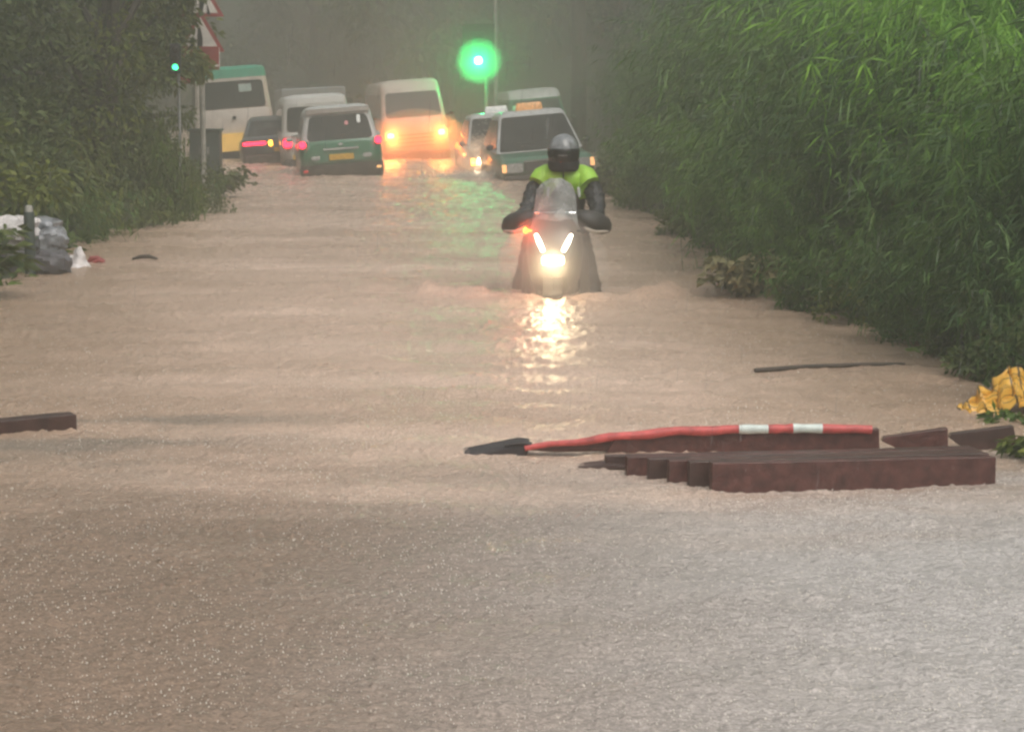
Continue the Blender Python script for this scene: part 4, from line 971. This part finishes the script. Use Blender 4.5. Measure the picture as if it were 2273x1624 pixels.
img_prism('barrier_tail', [(1162, 998), (1180, 990), (1365, 974), (1360, 1001), (1230, 1003)], Yb + .02, .05, M['board'], parent=rb, bevel=.012)
PTS = [(1165, 992), (1240, 984), (1330, 973), (1450, 960), (1560, 954), (1640, 952), (1705, 951), (1760, 950), (1825, 950), (1900, 951), (1935, 953)]
def tube_seg(u0, u1, m, r_=.021):
    us = np.linspace(u0, u1, max(4, int((u1 - u0) / 22))); mb = MB()
    P = [at(u, np.interp(u, [q[0] for q in PTS], [q[1] for q in PTS]) + 2.2 * math.sin(u * .045) * (1 if u < 1640 else .2), Yb - .005) - rb.location for u in us]
    rr1 = [r_ * interp(u, [(1165, .55), (1330, .85), (1450, 1), (2000, 1)]) * (1 + .09 * math.sin(u * .19)) for u in us]
    mb.tube(P, rr1, 14); return mb.build('tube_sleeve', m, rb, smooth=True)
for a_, b_, m_ in ((1165, 1360, 'tube_red'), (1356, 1640, 'tube_red'), (1640, 1705, 'tube_white'), (1705, 1760, 'tube_red'), (1760, 1825, 'tube_white'), (1825, 1935, 'tube_red')):
    tube_seg(a_, b_, M[m_])
mb = MB(); a0 = at(1024, 1010, Yb) - rb.location; a1 = at(1150, 985, Yb) - rb.location; a2 = at(1178, 988, Yb) - rb.location; a3 = at(1166, 1019, Yb) - rb.location; a4 = at(1028, 1024, Yb) - rb.location
mb.prism([a4, a3, a2, a1, a0], (0, .16, .01)); mb.build('foot', M['foot'], rb, bevel=.012)
mb = MB(); mb.tube([at(1120, 987, Yb) - rb.location, at(1160, 981, Yb) - rb.location, at(1180, 986, Yb) - rb.location], [.006, .012, .012], 8); mb.build('foot_clamp', M['foot'], rb, smooth=True)
img_prism('tilted_board', [(1957, 978), (1962, 970), (2104, 949), (2106, 1010), (2020, 1008)], Yb + .04, .05, M['board'], 'tilted brown board wedge beside the end of the red barrier', 'board')
img_prism('tilted_board', [(2108, 972), (2112, 962), (2250, 944), (2262, 1006), (2160, 1008)], Yb + .16, .05, M['board_dark'], 'tilted brown board wedge touching the plants', 'board')
board_z('floating_plank', (-60, 966), (171, 950), .058, M['board_dark'], 'dark plank end floating alone near the left edge', th=.12, hb=.07)
A = wat(1675, 824); B = wat(2008, 808); mb = MB(); mb.tube([Vector((0, 0, .008)), (B - A) * .33 + Vector((0, 0, .014)), (B - A) * .7 + Vector((0, .02, .01)), (B - A) + Vector((0, 0, .004))], [.013, .015, .013, .009], 8)
o = mb.build('floating_stick', M['wood'], None, smooth=True); o.location = A; tag(o, 'long thin stick floating beyond the barrier', 'stick')
A = wat(293, 576); mb = MB(); mb.tube([(0, 0, .01), (.08, .02, .03), (.17, 0, .035), (.26, 0, .01)], [.012, .02, .022, .01], 8); o = mb.build('driftwood', M['wood'], None, smooth=True); o.location = A
tag(o, 'small brown bit of driftwood off the sandbag pile', 'driftwood')

# yellow tarpaulin, folded, climbing the bank
Yt = wat(2140, 915).y; NU, NV = 40, 14; V_, UVs = [], []
for i in range(NU):
    t = i / (NU - 1); u = lerp(2120, 2310, t); vtop = interp(u, [(2120, 911), (2150, 893), (2175, 866), (2200, 862), (2225, 822), (2250, 818), (2275, 834), (2310, 850)])
    w_ = interp(t, [(0, .012), (.2, .1), (.5, .17), (1, .26)])
    for j in range(NV):
        s_ = j / (NV - 1); p = at(u, vtop, Yt + .15)
        p += Vector((.012 * math.sin(i * .9) + .02 * s_, -.16 * s_ + .02 * math.sin(i * .8 + j), -w_ * s_ * .8 + .016 * math.sin(i * 1.15 + j * .5) + .012 * math.cos(j * 1.7)))
        V_.append(p); UVs.append((t, s_))
fs_ = [(i * NV + j, (i + 1) * NV + j, (i + 1) * NV + j + 1, i * NV + j + 1) for i in range(NU - 1) for j in range(NV - 1)]
mb = MB(); mb.add(V_, fs_); tp = mb.build('tarpaulin', M['tarp'], None, smooth=True); so = tp.modifiers.new('solid', 'SOLIDIFY'); so.thickness = .006
uvl = tp.data.uv_layers.new(name='UVMap')
for lp in tp.data.loops: uvl.data[lp.index].uv = UVs[lp.vertex_index]
tag(tp, 'crumpled yellow tarpaulin with dark lines on the bank', 'tarpaulin')

# ------------------------------------------------------------------ left roadside: sacks, bollard, sign, cabinet
def sack(name, u, v, r, seed, m, label, rz=0, z=0, group=None):
    p = wat(u, v); mb = MB(); rg_ = random.Random(seed); ph = [rg_.uniform(0, 6) for _ in range(6)]
    def fn(d):
        q = Vector([math.copysign(abs(c) ** .72, c) for c in d])
        return q * (1 + .1 * math.sin(d.x * 5 + ph[0]) * math.cos(d.y * 6 + ph[1]) + .07 * math.sin(d.z * 11 + d.x * 7 + ph[2]) + .05 * math.sin(d.x * 17 + ph[3]))
    mb.ell((0, 0, 0), r, 24, 16, fn); o = mb.build(name, m, None, smooth=True); o.location = (p.x, p.y, z + r[2] * .7); o.rotation_euler = (0, .12 * rg_.uniform(-1, 1), rz)
    return tag(o, label, 'sack', group)
GS = 'sacks in the pile on the left bank'
sack('sandbag', 18, 602, (.3, .22, .13), 1, M['bag_dark'], 'dark sandbag at the bottom of the pile behind the bollard', .1, group=GS)
sack('sandbag', 112, 604, (.2, .2, .12), 2, M['bag_dark'], 'dark sandbag at the road end of the pile', .2, group=GS)
sack('plastic_sack', 112, 590, (.17, .17, .12), 3, M['bag_grey'], 'grey plastic sack lying on the dark sandbag at the road end', .3, .16, group=GS)
sack('plastic_sack', 98, 585, (.17, .16, .09), 4, M['bag_grey'], 'crumpled pale topped grey sack on top of the pile', -.3, .3, group=GS)
sack('plastic_sack', 15, 592, (.3, .2, .14), 5, M['bag_white'], 'big white sack on top of the pile at the frame edge', -.2, .25, group=GS)
p = wat(172, 590); mb = MB(); rg_ = random.Random(4)
for cx, h, r_ in ((.02, .21, .075), (-.06, .13, .05), (.0, .08, .11)):
    rs = []
    for j in range(8):
        t = j / 7; q = r_ * (1 - t) ** .7 + .012
        rs.append([Vector((cx + q * (1 + .25 * math.sin(k * 2.1 + j)) * math.cos(2 * math.pi * k / 14) + .012 * math.sin(j * 2), q * math.sin(2 * math.pi * k / 14) * (1 + .2 * math.cos(k * 3)), h * t - .02)) for k in range(14)])
    mb.rings(rs)
o = mb.build('knotted_bag', M['bag_white'], None, smooth=True); o.location = p; tag(o, 'small knotted white plastic bag standing at the water edge', 'plastic bag')
p = wat(212, 583); mb = MB(); mb.tube([(-.07, 0, .0), (-.04, 0, .045), (.02, .01, .05), (.09, 0, .02)], [.02, .028, .024, .012], 10); mb.tube([(-.02, -.03, 0), (.04, -.03, .03), (.1, -.02, .0)], [.02, .02, .01], 8)
o = mb.build('plastic_scrap', M['red_cloth'], None, smooth=True); o.location = p; tag(o, 'red plastic scrap floating beside the white bag', 'litter')
p = wat(68, 607); bo = empty('bollard', (p.x, p.y, 0), 'dark round bollard with pale top standing in front of the sacks', 'bollard')
mb = MB(); mb.rings([[Vector((q * math.cos(2 * math.pi * k / 20), q * math.sin(2 * math.pi * k / 20), z)) for k in range(20)] for z, q in ((-.35, .052), (.55, .05), (.57, .047))]); mb.build('post', M['cabinet'], bo, smooth=True)
mb = MB(); mb.rings([[Vector((q * math.cos(2 * math.pi * k / 20), q * math.sin(2 * math.pi * k / 20), z)) for k in range(20)] for z, q in ((.57, .04), (.6, .038), (.625, .03), (.63, .01))]); mb.build('cap', M['pole'], bo, smooth=True)

Ys = wat(455, 457).y; ps = at(453, 457, Ys); sg = empty('warning_sign', (ps.x, Ys, 0), 'two triangular warning signs and a red board on one pale pole', 'sign')
mb = MB(); mb.tube([(0, 0, -.35), (0, 0, 3.6)], .042, 14); mb.build('pole', M['pole'], sg, smooth=True)
def tri(cz, side, bar):
    h = side * .866; y0 = -.05
    def T(s_): return [Vector((-side / 2 * s_, 0, -h / 3 * s_)), Vector((side / 2 * s_, 0, -h / 3 * s_)), Vector((0, 0, h * 2 / 3 * s_))]
    mb = MB(); mb.prism([Vector((0, y0, cz)) + q for q in T(1)], (0, .012, 0)); pl = mb.build('sign_plate', M['sign_red'], sg, bevel=.004)
    mb = MB(); mb.prism([Vector((0, y0 - .004, cz)) + q for q in T(.74)], (0, .003, 0)); mb.build('sign_face', M['sign_face'], pl)
    mb = MB()
    for P_ in bar: mb.prism([Vector((x, y0 - .008, cz + z)) for x, z in P_], (0, .003, 0))
    mb.build('sign_mark', M['sign_black'], pl)
zt = lambda v: at(455, v, Ys).z
tri(zt(84), .7, [[(-.05, -.17), (.02, -.17), (.03, 0), (0, .14), (-.04, .14), (-.05, 0)], [(-.16, -.17), (-.1, -.17), (-.09, -.02), (-.13, -.02)]])
tri(zt(6), .7, [[(-.02, -.17), (.03, -.17), (.06, .0), (.03, .12), (-.01, .0)], [(.1, -.17), (.15, -.17), (.1, 0)]])
zb0, zb1 = zt(155), zt(106)
mb = MB(); mb.box((-.42, -.06, zb0), (.27, -.045, zb1 + .02)); bd = mb.build('red_board', M['sign_red'], sg, bevel=.005)
mb = MB(); mb.box((.265, -.064, zb0 + .02), (.277, -.061, zb1)); mb.box((-.1, -.064, zb0 + .05), (.26, -.061, zb0 + .08)); mb.build('board_edging', M['sign_face'], bd)
mb = MB(); mb.box((-.42, -.058, zb0 - .2), (-.12, -.046, zb0 - .02)); mb.build('lower_board', M['sign_red'], sg, bevel=.005)

pc = at(458, 395, 41); cb = empty('utility_cabinet', (pc.x, 41, 0), 'dark grey green roadside cabinet behind the warning sign pole', 'cabinet')
zt_ = at(458, 291, 41).z
mb = MB(); mb.box((-.28, -.2, -.3), (.28, .2, zt_)); mb.build('body', M['cabinet'], cb, bevel=.02)
mb = MB(); mb.box((-.31, -.24, zt_ + .002), (.31, .24, zt_ + .05)); mb.build('lid', M['cabinet'], cb, bevel=.01)
for x0, x1 in ((-.26, -.01), (.01, .26)):
    mb = MB(); mb.box((x0, -.218, .1), (x1, -.203, zt_ - .05)); d_ = mb.build('door', M['cabinet'], cb, bevel=.005)
    mb = MB(); mb.box((x1 - .08 if x0 < 0 else x0 + .04, -.24, .55), (x1 - .04 if x0 < 0 else x0 + .08, -.22, .68)); mb.build('handle', M['grey'], d_)

# ------------------------------------------------------------------ traffic signals and lamp post
def signal(u, v, Y, lens_r, label, lit, pole_dx=0, k_=1.0, board=False):
    p = at(u, v, Y); r = empty('traffic_light', (p.x + pole_dx, Y, 0), label, 'traffic light')
    mb = MB(); mb.tube([(0, .12 * k_, -.35), (0, .12 * k_, p.z + .75 * k_)], .05 * k_, 12); mb.build('pole', M['grey'], r, smooth=True)
    mb = MB(); mb.box((-pole_dx - .17 * k_, -.08 * k_, p.z - .2 * k_), (-pole_dx + .17 * k_, .1 * k_, p.z + .75 * k_)); hd_ = mb.build('signal_head', M['black'], r, bevel=.03 * k_)
    if board:
        mb = MB(); mb.box((-pole_dx - .42, .0, p.z - .42), (-pole_dx + .42, .02, p.z + .95)); mb.build('glow_backdrop', M['black'], hd_, bevel=.01)  # unseen dark board added behind the lens to deepen the green glow
    for k in range(3):
        c = Vector((-pole_dx, -.085 * k_, p.z + .27 * k_ * k)); mb = MB(); mb.ell(c, (lens_r, .03 * k_, lens_r), 18, 10); mb.build('lens', lit if k == 0 else M['lens_dark'], hd_, smooth=True)
        mb = MB(); N = 14; rs = []
        for yy in (-.09 * k_, -.24 * k_): rs.append([c + Vector(((lens_r + .02 * k_) * math.cos(R(180 * q / N)), yy - c.y, (lens_r + .02 * k_) * math.sin(R(180 * q / N)))) for q in range(N + 1)])
        vv = rs[0] + rs[1]; n0 = N + 1; mb.add(vv, [(q, q + 1, n0 + q + 1, n0 + q) for q in range(N)]); h_ = mb.build('hood', M['black'], hd_, smooth=True); so = h_.modifiers.new('s', 'SOLIDIFY'); so.thickness = .004
    return r, p
sig, sp_ = signal(1062, 134, 58, .105, 'glowing green traffic light above the oncoming taxis', M['sign_green'], .2, board=True)
sg2, sp2 = signal(390, 149, 29.6, .04, 'small green traffic light half hidden in the left foliage', M['sign_green_small'], .03, .42)
p = at(1100, 60, 66); lp_ = empty('lamp_post', (p.x, 66, 0), 'thin grey lamp post rising behind the green traffic light', 'lamp post')
mb = MB(); mb.tube([(0, 0, -.3), (0, 0, 7.0), (-.3, -.1, 7.6), (-1.2, -.2, 7.8)], [.07, .05, .045, .04], 10); mb.build('post', M['pole'], lp_, smooth=True)
mb = MB(); mb.ell((-1.5, -.2, 7.8), (.35, .13, .07), 14, 8); mb.build('lamp_head', M['grey'], lp_, smooth=True)

# ------------------------------------------------------------------ rain splashes, spray
def bits(name, P, sz, m, label=None, up=1.0):
    n = len(P); rg = np.random.default_rng(len(P)); sz = sz.reshape(-1, 1)
    o4 = np.array([[-.5, -.3, 0], [.5, -.3, 0], [0, .55, 0], [0, 0, 1.0 * up]]); V = (P[:, None, :] + o4[None] * sz[:, None, :] * rg.uniform(.6, 1.4, (n, 4, 1)))
    b = (np.arange(n) * 4).reshape(-1, 1); Fq = np.concatenate([b + [0, 2, 1], b + [0, 1, 3], b + [1, 2, 3], b + [2, 0, 3]])
    o = np_obj(name, V.reshape(-1, 3), Fq, m, smooth=True); return tag(o, label, None, None, 'stuff')
rg = np.random.default_rng(77); N = 52000
v_ = rg.uniform(380, 1640, N); u_ = rg.uniform(-20, 2300, N); s_px = (v_ * KV - 95) / CAM_H; dd = F / s_px
keep = rg.uniform(0, 1, N) < np.interp(dd, [4, 9, 14, 30, 45], [.5, 1, .55, .3, .15])
dd = dd[keep]; xx = (u_[keep] * KV - 512) / F * dd; yy = dd
P = np.stack([xx, yy, waves(xx, yy) + .0], -1); bits('rain_splashes', P, (.001 + .0052 * rg.uniform(0, 1, len(P)) ** 1.6) * np.interp(dd, [5, 15, 40], [.8, 1.3, 2.6]), M['droplet'], up=1.1)
sp = []
def spray(cx, cy, cz, sx, sy, sz, n, s0, s1):
    P = np.stack([rg.normal(cx, sx, n), rg.normal(cy, sy, n), np.abs(rg.normal(0, sz, n)) + cz], -1); sp.append((P, rg.uniform(s0, s1, n)))
q = at(1068, 330, 46); spray(q.x + .1, q.y - .6, q.z - .25, .32, .3, .3, 1500, .008, .024)
q = wat(1045, 395); spray(q.x, q.y, 0, .5, .25, .06, 1100, .01, .036)
q = wat(665, 385); spray(q.x, q.y, 0, .25, .3, .12, 350, .006, .02)
q = wat(980, 385); spray(q.x, q.y, 0, .25, .3, .16, 350, .006, .02)
q = wat(600, 362); spray(q.x, q.y, 0, .4, .3, .07, 260, .008, .02)
q = wat(1232, 655); spray(q.x, q.y - .1, 0, .25, .15, .03, 380, .003, .009)
bits('water_spray', np.concatenate([a[0] for a in sp]), np.concatenate([a[1] for a in sp]), M['droplet'], up=.9)
# falling rain
N = 3000; rg = np.random.default_rng(5); dd = rg.uniform(3.5, 32, N); fx = rg.uniform(-.27, .27, N) * dd; fz = CAM_H + dd * rg.uniform(-.21, .08, N); fz = np.where(fz < .05, rg.uniform(.05, 1.8, N), fz)
ln = rg.uniform(.03, .075, N); wd = rg.uniform(.0005, .0009, N); P = np.stack([fx, dd, fz], -1)
V = np.stack([P + np.stack([-wd, 0 * wd, 0 * wd], -1), P + np.stack([wd, 0 * wd, 0 * wd], -1), P + np.stack([wd * .3 + ln * .06, wd, ln], -1), P + np.stack([0 * wd, wd * 1.5, ln * .3], -1)], 1)
b = (np.arange(N) * 4).reshape(-1, 1); Fq = np.concatenate([b + [0, 1, 2], b + [1, 3, 2], b + [3, 0, 2], b + [0, 3, 1]])
def rain_mat():
    m, n, o = new_mat('falling rain'); t = n.nodes.new('ShaderNodeBsdfTransparent'); p = n.nodes.new('ShaderNodeBsdfPrincipled'); p.inputs['Base Color'].default_value = (.8, .8, .8, 1)
    mx = n.nodes.new('ShaderNodeMixShader'); mx.inputs[0].default_value = .09; n.links.new(t.outputs[0], mx.inputs[1]); n.links.new(p.outputs[0], mx.inputs[2]); n.links.new(mx.outputs[0], o.inputs[0]); return m
tag(np_obj('rain', V.reshape(-1, 3), Fq, rain_mat()), kind='stuff')

# ------------------------------------------------------------------ lamps that are lit in the photograph
def spot(name, loc, target, power, col, ang, blend=.6, rad=.05, parent=None):
    l = bpy.data.lights.new(name, 'SPOT'); l.energy = power; l.color = col; l.spot_size = R(ang); l.spot_blend = blend; l.shadow_soft_size = rad
    o = bpy.data.objects.new(name, l); COL.objects.link(o); o.location = loc; o.rotation_euler = (Vector(target) - Vector(loc)).to_track_quat('-Z', 'Y').to_euler(); return o
def point(name, loc, power, col, rad=.05):
    l = bpy.data.lights.new(name, 'POINT'); l.energy = power; l.color = col; l.shadow_soft_size = rad
    o = bpy.data.objects.new(name, l); COL.objects.link(o); o.location = loc; return o
bpy.context.view_layer.update()
spot('signal_beam', sp_ + Vector((0, -.3, 0)), (0, 0, 1.6), 45, (.0, 1, .32), 120, 1.0, .1)
mw = ov.matrix_world
for sx in (-1, 1):
    c = mw @ Vector((sx * .66, 2.75, .94)); d_ = mw @ Vector((sx * .8, 22, .2)); spot('minibus_headlamp_beam', c, d_, 60, (1, .3, .06), 150, 1.0, .1)
mw = tw.matrix_world
c = mw @ Vector((.61, 2.5, .66)); spot('taxi_headlamp_beam', c, mw @ Vector((.6, 22, .3)), 40, (1, .8, .55), 100, 1.0, .08)
mw = sc.matrix_world
spot('scooter_headlamp_beam', mw @ Vector((0, -.88, .31)), mw @ Vector((0, -9, -.9)), 11, (1, .78, .42), 110, .9, .07)
point('scooter_indicator_glow', mw @ Vector((-.25, -.68, .54)), 2.5, (1, .08, .02), .03)

# ------------------------------------------------------------------ mist volumes added round the lit lamps to give their glow
def mist(loc, r, dens, col=(.95, .93, .9), g=.3):
    m, n, o_ = new_mat('glow mist'); pv = n.nodes.new('ShaderNodeVolumePrincipled'); pv.inputs['Color'].default_value = (*col, 1)
    pv.inputs['Density'].default_value = dens; pv.inputs['Anisotropy'].default_value = g; n.links.new(pv.outputs[0], o_.inputs['Volume'])
    mb = MB(); mb.ell((0, 0, 0), r, 32, 20); o = mb.build('glow_mist', m, None, smooth=True); o.location = loc; return tag(o, kind='stuff')
mist(sp_ + Vector((.02, -.35, -.02)), (.6, .55, .6), .6)  # mist ball added round the signal lens to shape its green halo
mist(sp_ + Vector((0, .3, 0)), (3.2, 1.6, 3.0), .06)  # wider mist added for the faint outer halo of the signal
point('signal_glow', sp_ + Vector((0, -.3, 0)), 120, (0, 1, .2), .12)
mw = ov.matrix_world
mist(mw @ Vector((0, 2.6, .55)), (1.5, 1.3, 1.05), .42)
for sx in (-1, 1): point('minibus_lamp_glow', mw @ Vector((sx * .66, 2.8, .9)), 50, (1, .18, .02), .3)
mw = tw.matrix_world
mist(mw @ Vector((.6, 2.6, .55)), (.75, .6, .6), .5)
point('taxi_lamp_glow', mw @ Vector((.6, 2.5, .66)), 22, (1, .62, .35), .08)
mw = sc.matrix_world
mist(mw @ Vector((0, -.75, .22)), (.46, .42, .46), .8)
point('scooter_lamp_glow', mw @ Vector((0, -.98, .28)), 2.4, (1, .74, .45), .06)

# ------------------------------------------------------------------ haze
m, n, o_ = new_mat('rain haze'); pv = n.nodes.new('ShaderNodeVolumePrincipled'); pv.inputs['Color'].default_value = (.70, .725, .675, 1)
pv.inputs['Density'].default_value = HAZE_DENSITY; pv.inputs['Anisotropy'].default_value = HAZE_G; n.links.new(pv.outputs[0], o_.inputs['Volume'])
mb = MB(); mb.box((-430, -20, -1.45), (430, 640, 62)); hz = mb.build('haze', m); tag(hz, kind='stuff')
